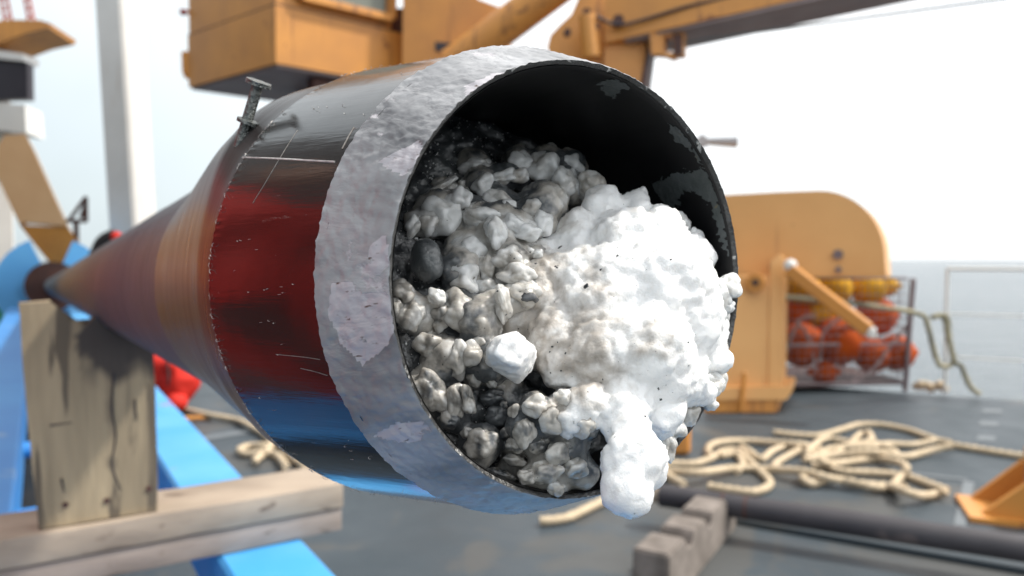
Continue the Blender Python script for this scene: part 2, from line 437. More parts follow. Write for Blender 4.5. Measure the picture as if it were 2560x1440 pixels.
def hydrate_mat(name, clean, dirt, mud, wet=0.5, sss=0.25, bmp=0.4):   # 'mud' face attribute: 0 clean ice ... 1 mud-coated; on the lumps it also carries painted shade
    m = bpy.data.materials.new(name)
    m.use_nodes = True
    n, l = m.node_tree.nodes, m.node_tree.links
    b = n['Principled BSDF']
    t = n.new('ShaderNodeTexCoord')
    at = n.new('ShaderNodeAttribute'); at.attribute_name = 'mud'
    def nz(s, d=6, dist=0.0, ro=0.55):
        x = n.new('ShaderNodeTexNoise'); x.inputs['Scale'].default_value = s; x.inputs['Detail'].default_value = d
        x.inputs['Distortion'].default_value = dist; x.inputs['Roughness'].default_value = ro
        l.new(t.outputs['Object'], x.inputs['Vector']); return x.outputs['Fac']
    def rng(v, a, bb, lo=0.0, hi=1.0):
        x = n.new('ShaderNodeMapRange'); x.inputs['From Min'].default_value, x.inputs['From Max'].default_value = a, bb
        x.inputs['To Min'].default_value, x.inputs['To Max'].default_value = lo, hi
        l.new(v, x.inputs['Value']); return x.outputs['Result']
    def mth(op, a, bb):
        x = n.new('ShaderNodeMath'); x.operation = op
        for i, v in enumerate((a, bb)):
            if isinstance(v, (int, float)): x.inputs[i].default_value = v
            else: l.new(v, x.inputs[i])
        return x.outputs['Value']
    def mix(f, A, B):
        x = n.new('ShaderNodeMix'); x.data_type = 'RGBA'; l.new(f, x.inputs['Factor'])
        for s, v in (('A', A), ('B', B)):
            if isinstance(v, tuple): x.inputs[s].default_value = (*v, 1)
            else: l.new(v, x.inputs[s])
        return x.outputs['Result']
    k = mth('ADD', at.outputs['Fac'], rng(nz(130, 7, 0.4), 0.3, 0.7, -0.22, 0.22))
    c = mix(rng(k, 0.15, 0.60), clean, dirt)
    c = mix(rng(k, 0.62, 0.95), c, mud)
    fl = rng(nz(1500, 2), 0.735, 0.76)                       # dark grains
    fl = mth('MULTIPLY', fl, rng(nz(160, 3), 0.45, 0.6))
    c = mix(fl, c, (0.03, 0.03, 0.035))
    l.new(c, b.inputs['Base Color'])
    b.inputs['Subsurface Weight'].default_value = sss
    b.inputs['Subsurface Radius'].default_value = (1.0, 0.95, 0.9)
    b.inputs['Subsurface Scale'].default_value = 0.006
    l.new(rng(nz(220, 4), 0.3, 0.7, 0.22, 0.55), b.inputs['Roughness'])
    b.inputs['Coat Weight'].default_value = wet
    b.inputs['Coat Roughness'].default_value = 0.05; b.inputs['Coat IOR'].default_value = 1.6
    bp = n.new('ShaderNodeBump'); bp.inputs['Strength'].default_value = bmp; bp.inputs['Distance'].default_value = 0.0006
    hsum = mth('ADD', nz(420, 8, 0.3, 0.65), mth('MULTIPLY', nz(1400, 4), 0.5))
    l.new(hsum, bp.inputs['Height'])
    l.new(bp.outputs['Normal'], b.inputs['Normal'])
    b2 = n.new('ShaderNodeBump'); b2.inputs['Strength'].default_value = 0.9; b2.inputs['Distance'].default_value = 0.0009
    l.new(nz(480, 3, 0.2, 0.6), b2.inputs['Height']); l.new(b2.outputs['Normal'], b.inputs['Coat Normal'])
    return m
m_ice = hydrate_mat('white_gas_hydrate', (0.93, 0.94, 0.94), (0.47, 0.43, 0.385), (0.13, 0.13, 0.135), 0.5, 0.55, 0.75)
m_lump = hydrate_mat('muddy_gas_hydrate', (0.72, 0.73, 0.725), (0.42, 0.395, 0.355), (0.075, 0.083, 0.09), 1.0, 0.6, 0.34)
m_chunk = hydrate_mat('clean_white_hydrate', (0.90, 0.90, 0.90), (0.75, 0.72, 0.72), (0.4, 0.38, 0.37), 0.1, 0.3)
m_mud = hydrate_mat('wet_dark_mud', (0.085, 0.095, 0.10), (0.045, 0.05, 0.055), (0.02, 0.023, 0.027), 1.0, 0.0, 0.6)

# ------------------------------------------------------------------ setting: sea, deck
def sheet(name, pts, mat, kind='structure', thick=0.0):
    bm = NEW()
    if thick: prism(bm, pts, (0, 0, -thick))
    else: bm.faces.new([bm.verts.new(Vector(p)) for p in pts])
    o = obj(name, bm, mat)
    return tag(o, kind=kind)
bm = NEW()
bmesh.ops.create_grid(bm, x_segments=8, y_segments=8, size=40000)
for v in bm.verts: v.co.z = -4.2
tag(obj('sea', bm, m_sea), kind='structure')
E1, E2 = G(2560, 1003), G(2300, 984)
ed = (E1 - E2).normalized()
DECK = [E1 + ed * 9, E2 - ed * 3.2, Vector((-2.5, 9.6, 0)), Vector((-7, 13.5, 0)), Vector((-12, 13.5, 0)), Vector((-12, -7, 0)), Vector((E1.x + ed.x * 9, -7, 0))]
DECK = [Vector((p.x, p.y, 0)) for p in DECK]
sheet('deck', DECK, m_deck, thick=0.25)
bm = NEW()
hp = [Vector((p.x * 0.985, p.y * 0.985, -0.252)) for p in DECK]
prism(bm, hp, (0, 0, -4.5))
tag(obj('ship_hull', bm, m_hull), 'dark red hull of the ship below the grey working deck', 'hull')
for q in (((2458, 1022), (2506, 1024), (2504, 1033), (2456, 1031)), ((2450, 1052), (2497, 1055), (2494, 1066), (2447, 1063)),
          ((2445, 1088), (2490, 1091), (2486, 1103), (2441, 1100)), ((2408, 1202), (2436, 1206), (2414, 1316), (2384, 1312)),
          ((2286, 1182), (2420, 1196), (2420, 1201), (2286, 1187)), ((500, 1092), (640, 1070), (642, 1080), (500, 1102))):
    sheet('deck_marking', [G(x, y, 0.004) for x, y in q], m_mark)
# raised flat bar running beside the black pipe
bm = NEW()
b0, b1 = G(1808, 1300), G(2700, 1455)
beam(bm, b0 + Vector((0, 0, 0.012)), b1 + Vector((0, 0, 0.012)), 0.05, 0.024, 0.004)
tag(obj('flat_bar', bm, m_deck), 'low grey steel bar welded along the deck beside the black pipe', 'deck bar')

# ------------------------------------------------------------------ blue cradle
t = thing('cradle', FR(1.2, 0, 0), 'long blue steel cradle under the core barrel with two rails and round rungs', 'cradle')
bm = NEW(); beam(bm, FR(-0.1, 0.153, 0.50), FR(8.2, 0.153, 0.50), 0.13, 0.10, 0.006); obj('rail', bm, m_tarp, t)
bm = NEW(); beam(bm, FR(-0.1, -0.275, 0.46), FR(8.2, -0.275, 0.46), 0.19, 0.18, 0.006); obj('rail', bm, m_blue, t)
for s in (0.35, 1.45, 1.78, 2.5, 3.4, 4.4, 5.6, 6.8, 7.8):
    bm = NEW(); tube(bm, [FR(s, -0.20, 0.425), FR(s, 0.11, 0.425)], 0.024, 16); obj('rung', bm, m_blue, t, smooth=50)
for s in (0.5, 3.0, 5.5, 8.0):
    for lat in (0.153, -0.275):
        bm = NEW(); beam(bm, FR(s, lat, 0.0), FR(s, lat, 0.45 if lat > 0 else 0.37), 0.09, 0.09, 0.004, up=AH); obj('leg', bm, m_blue, t)
# corer head at the far end of the barrel
S_END = 8.8
hc = C0 + AX * S_END
t = thing('corer_head', Vector((hc.x, hc.y, 0)), 'blue corer head with open yoke and dark brown round flange at the barrel end', 'corer head')
bm = NEW(); disc(bm, hc + AX * 0.10, AX, 0.255, 0.06, 40); obj('flange', bm, m_rust, t, smooth=50)
bm = NEW()                                                # horseshoe yoke
prof = []
for k in range(0, 25):
    a = R(112 + (360 - 44) * k / 24)
    prof.append(a)
ri, ro = 0.26, 0.52
lo = [hc + AX * 0.2 + BH * (ro * math.cos(a)) + UP * (ro * math.sin(a)) for a in prof]
li = [hc + AX * 0.2 + BH * (ri * math.cos(a)) + UP * (ri * math.sin(a)) for a in prof]
prism(bm, lo + li[::-1], AX * 0.25); obj('yoke', bm, m_blue_pale, t)
bm = NEW(); beam(bm, Vector((hc.x, hc.y, 0)) + AX * .3, Vector((hc.x, hc.y, hc.z - 0.40)) + AX * .3, 0.55, 0.3, 0.01, up=AH); obj('pedestal', bm, m_blue_pale, t)
bm = NEW(); beam(bm, hc + AX * .28 - UP * 0.62 - BH * .5, hc + AX * .28 - UP * 0.62 + BH * .5, 0.42, 0.10, 0.01); obj('clamp_band', bm, m_black, t)
bm = NEW(); disc(bm, hc + AX * 0.035, AX, 0.06, 0.06, 24); obj('end_cap', bm, m_white, t, smooth=50)
bm = NEW(); box(bm, P(2, 800, 8.6), (1, 0, 0), (0, 1, 0), UP, 0.07, 0.1, 0.16, 0.02); beam(bm, P(0, 800, 8.6), G(0, 870) , .05, .05)
tag(obj('green_bin', bm, m_green), 'green bin at the left edge behind the blue yoke', 'bin')

# ------------------------------------------------------------------ timbers and notched post
def plank(s0, s1, l0, l1, z0, z1, mat, label):
    bm = NEW()
    box(bm, (FR(0, 0, 0) + AH * ((s0 + s1) / 2) + BH * ((l0 + l1) / 2)) .to_2d().to_3d() + UP * ((z0 + z1) / 2), BH, AH, UP, (l1 - l0) / 2, (s1 - s0) / 2, (z1 - z0) / 2, 0.004, 2)
    b = bm
    bmesh.ops.subdivide_edges(b, edges=[e for e in b.edges if e.calc_length() > 0.3], cuts=24, use_grid_fill=True)
    for v in b.verts: v.co += Vector(mnoise.noise_vector(v.co * 14)) * 0.0018
    return tag(obj('plank', b, mat, smooth=40), label, 'plank', 'planks stacked across the cradle')
plank(1.0, 1.125, -0.36, 0.285, 0.592, 0.632, m_plank, 'upper pale plank lying across the blue cradle under the notched board')
plank(1.004, 1.12, -0.35, 0.283, 0.552, 0.5905, m_plank2, 'lower grey plank lying under another plank on the blue cradle')
bm = NEW(); box(bm, FR(1.16, 0.235, 0.566), BH, AH, UP, 0.045, 0.03, 0.013, 0.003)
tag(obj('wood_offcut', bm, m_block), 'small dark wood offcut tucked behind the right end of the planks', 'wood block')
# upright board with a saddle cut for the barrel
def post_mat():
    m = M('stained_upright_board', (0.42, 0.335, 0.215), (0.27, 0.215, 0.14), 14, 0.9, stretch=(3, 3, 0.35), spots=(0.13, 0.105, 0.075), spot_scale=12, spot_cut=0.60, bump=0.5, bscale=60)
    n, l = m.node_tree.nodes, m.node_tree.links
    b = n['Principled BSDF']
    at = n.new('ShaderNodeAttribute'); at.attribute_name = 'stain'
    old = b.inputs['Base Color'].links[0].from_socket
    mx = n.new('ShaderNodeMix'); mx.data_type = 'RGBA'; mx.inputs['B'].default_value = (0.055, 0.047, 0.044, 1)
    l.new(at.outputs['Fac'], mx.inputs['Factor']); l.new(old, mx.inputs['A']); l.new(mx.outputs['Result'], b.inputs['Base Color'])
    return m
S_POST = 1.035
bc = C0 + AX * S_POST
zc = bc.z
cut = []
for k in range(13):
    a = R(212 + 60 * k / 12)
    cut.append((0.0792 * math.cos(a), zc + 0.0792 * math.sin(a)))
prof = [(-0.140, 0.634), (-0.150, 0.80), (-0.156, 0.942), (-0.120, 0.944), (-0.118, 0.912), (-0.078, 0.908)] + cut + [(0.006, 0.893), (0.006, 0.77), (0.008, 0.634)]
root = thing('notched_board', FR(S_POST, -0.04, 0.634), 'upright weathered board with mud stain and notched top holding the core barrel', 'board')
bm = NEW()
NX, NZ, TH = 44, 84, 0.042
pts2 = [Vector((a, b)) for a, b in prof]
def inpoly(x, y, poly):
    c = False; j = len(poly) - 1
    for i in range(len(poly)):
        if (poly[i][1] > y) != (poly[j][1] > y) and x < (poly[j][0] - poly[i][0]) * (y - poly[i][1]) / (poly[j][1] - poly[i][1]) + poly[i][0]: c = not c
        j = i
    return c
prism(bm, [FR(S_POST - TH / 2, a, b) for a, b in prof], AH * TH)
bmesh.ops.triangulate(bm, faces=[f for f in bm.faces if len(f.verts) > 4])
for _ in range(4):
    bmesh.ops.subdivide_edges(bm, edges=[e for e in bm.edges if e.calc_length() > 0.014], cuts=1)
    bmesh.ops.triangulate(bm, faces=bm.faces[:])
for v in bm.verts: v.co += Vector(mnoise.noise_vector(v.co * 18)) * 0.0012
po = obj('board', bm, post_mat(), root, smooth=40)
me = po.data
sa = me.attributes.new('stain', 'FLOAT', 'POINT')
off = wloc(po)
for i, v in enumerate(me.vertices):
    p = v.co + off
    lat = (p - FR(0, 0, 0)).dot(BH); z = p.z
    nn = mnoise.fractal(Vector((lat * 30, z * 18, 0)), 1.0, 2.0, 4)
    top = min(1, max(0, (z - 0.815 + 0.035 * nn - abs(lat + 0.028) * 0.45) / 0.02)) * (1 if -0.085 + .02 * nn < lat < 0.03 else 0)
    drip = max(0, 1 - abs(lat + 0.052 + 0.006 * math.sin(z * 40) + 0.004 * nn) / (0.004 + 0.035 * max(0, z - 0.76))) * (1 if z > 0.69 + 0.01 * nn else 0)
    sa.data[i].value = min(1.0, max(top * 0.95, drip * 0.9))
bm = NEW()
for path in ([(-.046, .84), (-.049, .79), (-.045, .75), (-.05, .71), (-.04, .672)], [(-.124, .775), (-.098, .776)], [(-.112, .70), (-.109, .68)], [(-.02, .80), (-.018, .77)]):
    pp = [FR(S_POST - TH / 2 - .0006, a, b) for a, b in path]
    tube(bm, spline(pp, .006), .0016, 6, r1=.0007)
obj('crack', bm, m_black, root)['kind'] = 'stuff'
for lat, z in ((-0.108, 0.663), (-0.004, 0.668), (-0.058, 0.66)):
    bm = NEW(); disc(bm, FR(S_POST - TH / 2 - 0.001, lat, z), AH, 0.004, 0.003, 12); obj('nail_head', bm, m_rust, root)

# ------------------------------------------------------------------ background left: arm, mast, pole
D = 8.3
t = thing('davit', Vector((P(120, 640, D).x, D, 0)), 'orange box beam arm leaning down to the blue corer head', 'crane arm')
bm = NEW()
def slab(pix, d, depth_dir, mat, name, parent):          # a plate with the given outline and real thickness
    bm = NEW(); prism(bm, [P(x, y, d) for x, y in pix], depth_dir); return obj(name, bm, mat, parent)
slab(((-30, 395), (12, 338), (62, 334), (82, 372), (168, 565), (62, 556), (48, 560)), D, yaw(-28) * 0.4, m_tan, 'box_beam', t)
slab(((48, 562), (168, 567), (200, 612), (196, 640), (130, 664), (92, 618)), D + .02, yaw(-28) * 0.42, m_orange, 'knuckle', t)
bm = NEW(); beam(bm, P(135, 655, D + .2), Vector((P(135, 655, D).x, D + .25, 0)), .2, .2, .01, up=AH); obj('foot', bm, m_orange_worn, t)
t = thing('light_mast', Vector((P(20, 640, 9).x, 9.3, 0)), 'white mast with black panel and orange platform under red lattice legs', 'mast')
D = 9.0
bm = NEW(); beam(bm, P(10, 660, D + .3) - UP * 0.95, P(-4, 100, D + .3), 0.22, 0.22, 0.01, up=AH); obj('pole', bm, m_white, t)
slab(((-60, 140), (68, 156), (70, 248), (-60, 250)), D, (0, 0.12, 0), m_black, 'panel', t)
slab(((-60, 254), (62, 262), (66, 332), (-60, 318)), D, (-.1, 0.5, 0), m_white, 'equipment_box', t)
slab(((-60, 118), (58, 134), (58, 152), (-60, 140)), D - .05, (0, 0.3, 0), m_white, 'crossbar', t)
slab(((-60, 62), (20, 49), (100, 50), (126, 58), (122, 70), (60, 84), (-5, 108), (-60, 110)), D - .1, (-.1, 0.7, 0), m_orange, 'platform', t)
for x0, x1 in ((10, 30), (70, 86)):
    bm = NEW()
    for k in range(5):
        y0, y1 = 50 - 20 * k, 50 - 20 * (k + 1)
        xa, xb = x0 - 4 * k, x1 - 4 * k
        tube(bm, [P(xa, y0, D + .1), P(xa - 4, y1, D + .1)], .012, 6); tube(bm, [P(xb, y0, D + .1), P(xb - 4, y1, D + .1)], .012, 6)
        tube(bm, [P(xa, y0, D + .1), P(xb - 4, y1, D + .1)], .009, 6); tube(bm, [P(xb, y0, D + .1), P(xa - 4, y1, D + .1)], .009, 6)
    obj('lattice_leg', bm, M('red_lattice_paint', (0.45, 0.10, 0.07)), t)
bm = NEW()
pb, ptop = P(338, 640, 8.4), P(296, -40, 8.4)
pb = pb + (pb - ptop) * 0.28
zx = yaw(-52); beam(bm, pb, ptop, 0.40, 0.34, 0.03, up=yaw(20))
tag(obj('white_pole', bm, m_white), 'tall white square post leaning left behind the core barrel', 'post')
# small far things on the left
t = bm = NEW()
a, b, c = P(215, 492, 8.5), P(172, 552, 8.5), P(216, 553, 8.5)
for p, q in ((a, b), (a, c), (b, c)): tube(bm, [p, q], 0.022, 8)
prism(bm, [P(212, 500, 8.52), P(196, 545, 8.52), P(214, 546, 8.52)], (0, 0.01, 0))
beam(bm, P(172, 552, 8.5), P(120, 556, 8.5), .04, .04)
tube(bm, [P(190, 552, 8.5), Vector((P(190, 552, 8.5).x, P(190, 552, 8.5).y, 0))], .03, 8)
tag(obj('triangle_bracket', bm, m_rust), 'small brown triangular bracket on a stalk beside the orange arm', 'bracket')
t = thing('fuel_hose_reel', G(275, 900), 'black rolled bundle with red end behind the core barrel', 'bundle')
bm = NEW(); tube(bm, spline([P(238, 650, 5.6), P(258, 606, 5.6), P(288, 588, 5.6)], .03), 0.055, 12); obj('roll', bm, m_dark, t, smooth=50)
bm = NEW(); ball(bm, P(291, 593, 5.58), 0.045, 2); obj('end_cover', bm, m_red, t, smooth=60)
bm = NEW(); tube(bm, [P(250, 640, 5.62), Vector((P(250, 640, 5.62).x, P(250, 640, 5.62).y, 0))], .05, 10); obj('stand', bm, m_dark, t)

# ------------------------------------------------------------------ orange crane
D = 6.2
cn = P(690, 158, D)                                  # nearest lower corner of the cab
lv, rv = yaw(-52), yaw(50)
def cab(a, b, z):                                    # metres along left face, along right face, up
    return cn + lv * a + rv * b + UP * z
t = thing('crane', Vector((cn.x + 1.0, cn.y + 1.0, 0)), 'orange deck crane with square cab and boom rising to the right', 'crane')
bm = NEW(); prism(bm, [cab(0, 0, 0), cab(1.41, 0, 0), cab(1.41, 1.35, 0), cab(0, 1.35, 0)], (0, 0, .49)); obj('cab_skirt', bm, m_orange, t)
bm = NEW(); prism(bm, [cab(.012, .012, .50), cab(1.41, .012, .50), cab(1.41, 1.12, .50), cab(.012, 1.12, .50)], (0, 0, 1.5)); obj('cab_body', bm, m_orange, t)
bm = NEW(); prism(bm, [cab(.0, .0, .485), cab(1.42, .0, .485), cab(1.42, 1.3, .485), cab(0, 1.3, .485)], (0, 0, .012)); obj('seam', bm, m_rust, t)
wnd = thing('x', (0, 0, 0), None, None); bpy.data.objects.remove(wnd)
fr0 = lambda b, z: cn + lv * -0.03 + rv * b + UP * z
bm = NEW()
for (b0, z0, b1, z1) in ((.20, .58, 1.09, .58), (.20, 1.5, 1.09, 1.5), (.20, .58, .20, 1.5), (1.09, .58, 1.09, 1.5)):
    beam(bm, fr0(b0, z0), fr0(b1, z1), .07, .09, .01, up=lv)
w = obj('window_frame', bm, m_orange_worn, t)
bm = NEW(); prism(bm, [cn + lv * -0.004 + rv * b + UP * z for b, z in ((.22, .60), (1.07, .60), (1.07, 1.48), (.22, 1.48))], lv * 0.004); obj('pane', bm, m_glass, w)
bm = NEW(); prism(bm, [cab(.02, .02, -.004), cab(1.39, .02, -.004), cab(1.39, 1.3, -.004), cab(.02, 1.3, -.004)], (0, 0, -.02)); obj('underside', bm, m_under, t)
bm = NEW(); box(bm, cab(.5, .95, -.16), lv, rv, UP, .36, .25, .135, .02); box(bm, cab(.15, .6, -.1), lv, rv, UP, .05, .2, .07, .01); obj('slew_gear', bm, m_rust, t)
slab(((453, 128), (470, 128), (472, 196), (462, 196), (455, 180)), D + .86, (0.05, .1, 0), m_orange_worn, 'corner_bracket', t)
bm = NEW(); ball(bm, P(458, 30, D + .86), .035, 2); tube(bm, [P(458, 30, D + .86), P(480, 30, D + .9)], .02, 8); obj('side_lamp', bm, M('red_lamp_glass', (.35, .05, .04), None, rough=.2), t)
# column behind the cab, with a dark gap between
bm = NEW(); prism(bm, [P(938, 20, D + .95), P(1016, 20, D + .95), P(1016, 150, D + .95), P(960, 118, D + .95)], (0, .3, 0)); obj('gap_plate', bm, m_rust, t)
slab(((1008, -120), (1150, -60), (1196, -2), (1250, 18), (1262, 160), (1150, 260), (1005, 260)), D + .55, (0.1, .9, 0), m_orange, 'tower_plate', t)
slab(((1088, 104), (1142, 108), (1140, 128), (1088, 126)), D + .535, (0, .02, 0), m_black, 'vent', t)
bm = NEW(); beam(bm, P(1130, 250, D + 1), Vector((P(1130, 250, D + 1).x, P(1130, 250, D + 1).y, 0)), .8, .8, .03, up=AH); obj('pedestal', bm, m_orange, t)
bm = NEW(); tube(bm, [P(1130, 165, D + .3), P(1430, -60, D + .1)], .155, 28); obj('lift_ram', bm, m_orange_worn, t, smooth=50)
# boom knuckle
slab(((1368, 118), (1376, 88), (1400, 62), (1428, 36), (1452, -20), (1560, -60), (1640, -40), (1640, 66), (1516, 104), (1490, 230), (1400, 200)), D + .1, (0.12, .35, 0), m_orange, 'knuckle_plate', t)
bm = NEW(); prism(bm, [P(1512, 106, D - .1), P(2760, -172, D - 1.1), P(2760, -330, D - 1.1), P(1512, 0, D - .1)], (.25, .40, 0)); obj('boom', bm, m_orange, t)
bm = NEW(); prism(bm, [P(1560, 104, D - .12), P(2765, -158, D - 1.12), P(2765, -176, D - 1.12), P(1560, 90, D - .12)], (.27, .44, 0)); obj('boom_flange', bm, m_under, t)
slab(((1514, 108), (1622, 84), (1606, 205), (1570, 240), (1500, 240)), D - .05, (.05, .3, 0), m_orange, 'web_plate', t)
slab(((1623, 84), (1630, 84), (1612, 214), (1600, 214)), D - .06, (.10, .3, 0), m_rust, 'web_edge', t)
bm = NEW(); tube(bm, [P(1480, 145, D - .15), P(1468, 40, D - .15)], .075, 20); obj('pivot_post', bm, m_orange, t, smooth=50)
for x, y, r in ((1466, 34, .035), (1545, 52, .045), (1488, 68, .03), (1418, 82, .03)):
    bm = NEW(); disc(bm, P(x, y, D - .17), (0, 1, 0), r, .06, 16); obj('pivot_pin', bm, m_rust, t, smooth=40)
bm = NEW(); tube(bm, spline([P(1490, 40, D - .2), P(1540, 62, D - .2), P(1600, 52, D - .22), P(1720, 16, D - .3), P(1860, -14, D - .4)], .05), .014, 8); obj('hydraulic_hose', bm, m_black, t, smooth=60)
bm = NEW()
o_ = [(1624, 70), (1706, 60), (1706, 138), (1682, 146), (1624, 136)]
for pts4 in (((1624, 72), (1658, 70), (1658, 136), (1626, 134)), ((1682, 70), (1706, 66), (1706, 136), (1682, 138)), ((1658, 70), (1682, 70), (1682, 90), (1658, 90)), ((1658, 132), (1682, 130), (1682, 146), (1658, 138))):
    prism(bm, [P(x, y, D - .2) for x, y in pts4], (.06, .12, 0))
obj('shackle_plate', bm, m_orange_worn, t)
bm = NEW(); prism(bm, [P(x, y, D - .215) for x, y in ((1684, 84), (1706, 84), (1706, 136), (1684, 140))], (.0, .014, 0)); obj('shackle_cheek', bm, m_rust, t)
bm = NEW(); tube(bm, [P(1706, 106, D - .15), P(2100, 52, D - .5), P(2620, -18, D - 1)], .010, 6)
tag(obj('wire_cable', bm, m_cable), 'thin grey wire running from the crane shackle out to the upper right', 'wire')
# grey horn on a stalk behind the barrel mouth
t = thing('deck_horn', Vector((P(1700, 360, 5.6).x, P(1700, 360, 5.6).y, 0)), 'grey tubular horn pointing right against the white sky', 'horn')
bm = NEW(); tube(bm, [P(1690, 352, 5.6), P(1770, 354, 5.6)], .022, 16); tube(bm, [P(1768, 354, 5.6), P(1842, 356, 5.6)], .027, 20, r1=.041); obj('horn_tube', bm, m_grey_paint, t, smooth=40)
bm = NEW(); prism(bm, [P(x, y, 5.58) for x, y in ((1742, 366), (1744, 345), (1756, 334), (1768, 344), (1768, 366))], (0, .06, 0)); obj('clamp', bm, m_grey_paint, t)
bm = NEW(); tube(bm, [P(1700, 354, 5.6), Vector((P(1700, 354, 5.6).x, P(1700, 354, 5.6).y, 0))], .03, 12); obj('stalk', bm, m_grey_paint, t, smooth=50)

# ------------------------------------------------------------------ winch housing on the right
D = 4.85
t = thing('winch_housing', G(1870, 1030), 'orange winch cover with rounded top and heavy leg on the right of the deck', 'winch cover')
lf, bf = yaw(112), yaw(24)
base = P(1815, 690, D + .35)
def WF(px, py):                                      # a pixel on the housing's front plane
    r = ray(px, py); k = (base - EYE).dot(bf) / r.dot(bf); return EYE + r * k
pf = [(1690, 700), (1690, 492), (1815, 487), (1940, 480), (2050, 476)]
for k in range(1, 12):
    a = R(90 - 90 * k / 11); pf.append((2050 + 162 * math.cos(a), 640 - 164 * math.sin(a)))
pf += [(2216, 692)]
bm = NEW(); prism(bm, [WF(x, y) for x, y in pf], (bf + lf * .10) * 0.62)
bmesh.ops.bevel(bm, geom=[e for e in bm.edges], offset=.008, segments=2, affect='EDGES')
obj('cover', bm, m_orange_pale, t, smooth=30)
bm = NEW()
for q in (((1790, 690), (1928, 690), (1924, 974), (1770, 974)),): prism(bm, [P(x, y, D) for x, y in q], bf * .3)
prism(bm, [P(x, y, D - .01) for x, y in ((1926, 652), (1948, 636), (1962, 648), (1956, 974), (1922, 974))], bf * .36)
obj('leg', bm, m_orange_pale, t)
bm = NEW(); prism(bm, [P(x, y, D - .04) for x, y in ((1760, 970), (1978, 966), (1980, 980), (1966, 1000), (1762, 1000))], bf * .44); obj('flange', bm, m_orange_pale, t)
bm = NEW(); prism(bm, [P(x, y, D - .02) for x, y in ((1762, 1000), (1946, 1000), (1944, 1031), (1762, 1031))], bf * .40); obj('foot', bm, m_orange_worn, t)
bm = NEW(); beam(bm, P(1852, 1030, D - .06), P(1862, 930, D - .06), .03, .02, .004); obj('rib', bm, m_orange, t)
for x, y, r in ((2095, 636, .032), (2096, 674, .02)):
    bm = NEW(); disc(bm, WF(x, y) - bf * .012, bf, r, .03, 16); obj('bolt', bm, m_cage, t, smooth=40)
bm = NEW(); disc(bm, P(1889, 708, D - .03), bf, .06, .06, 20); bz = obj('boss', bm, m_orange, t, smooth=40)
bm = NEW(); disc(bm, P(1889, 706, D - .06), bf, .02, .03, 14); obj('boss_hole', bm, m_black, bz)
bm = NEW(); beam(bm, P(1972, 672, D - .12), P(2172, 826, D - .35), .085, .085, .01); obj('brace_arm', bm, m_orange, t)
bm = NEW(); ball(bm, P(1976, 664, D - .13), .042, 3); obj('brace_knob', bm, m_white, t, smooth=60)
bm = NEW(); box(bm, P(2180, 832, D - .36), lf, bf, UP, .024, .04, .032, .008); obj('brace_end', bm, m_white, t)

# ------------------------------------------------------------------ cage of floats
D = 5.35
cf = G(1935, 985); cf.z = 0
cr_ = G(2262, 978); cr_.z = 0
lx = (cr_ - cf); LW = lx.length; lx.normalize(); ly = Vector((-lx.y, lx.x, 0))
if ly.y < 0: ly = -ly
CH, CD, Z0 = 0.86, 0.85, 0.07
def CG(x, y, z): return cf + lx * x + ly * y + UP * z
t = thing('float_cage', CG(LW / 2, CD / 2, 0), 'wire mesh cage full of orange and yellow floats beside the winch cover', 'cage')
for x in (0, LW):
    for y in (0, CD):
        bm = NEW(); beam(bm, CG(x, y, 0), CG(x + (.05 if x else 0), y, CH), .032, .032, .004, up=ly); obj('corner_post', bm, m_cage, t)
for z in (Z0, .36, CH):
    for (a, b) in (((0, 0), (LW, 0)), ((LW, 0), (LW, CD)), ((0, CD), (LW, CD)), ((0, 0), (0, CD))):
        bm = NEW(); beam(bm, CG(*a, z), CG(*b, z), .018, .018, .002); obj('rail', bm, m_cage, t)
def meshpanel(x0, y0, x1, y1):
    bm = NEW()
    L = math.hypot(x1 - x0, y1 - y0)
    nn_ = int(L / .06)
    for k in range(nn_ + 1):
        f = k / nn_; x, y = x0 + (x1 - x0) * f, y0 + (y1 - y0) * f
        tube(bm, [CG(x, y, Z0), CG(x, y, CH)], .003, 5)
    for k in range(14):
        z = Z0 + (CH - Z0) * k / 13
        tube(bm, [CG(x0, y0, z), CG(x1, y1, z)], .003, 5)
    o = obj('wire_mesh', bm, m_cage, t); o['kind'] = 'stuff'
for q in ((LW, 0, LW, CD), (0, 0, LW, 0), (0, CD, LW, CD)): meshpanel(*q)
bm = NEW(); box(bm, CG(LW / 2, CD / 2, Z0 - .01), lx, ly, UP, LW / 2, CD / 2, .012); obj('floor_plate', bm, m_rust, t)
proto = None
def float_ball(px, py, y, r, mat, label, sq=1.0):
    rr = ray(px, py)
    k = (CG(0, y, 0) - EYE).dot(ly) / rr.dot(ly)
    p = EYE + rr * k
    root = thing('net_float', p - UP * r, label, 'float', 'floats piled in the cage')
    bm = NEW(); ball(bm, p, r, 3, (sq, 1, 1)); obj('shell', bm, mat, root, smooth=80)
    for g_ in (-1, 1):
        bm = NEW(); tube(bm, [p + lx * (g_ * r * sq * .99), p + lx * (g_ * (r * sq + .03))], .028, 12); obj('lug', bm, mat, root, smooth=50)
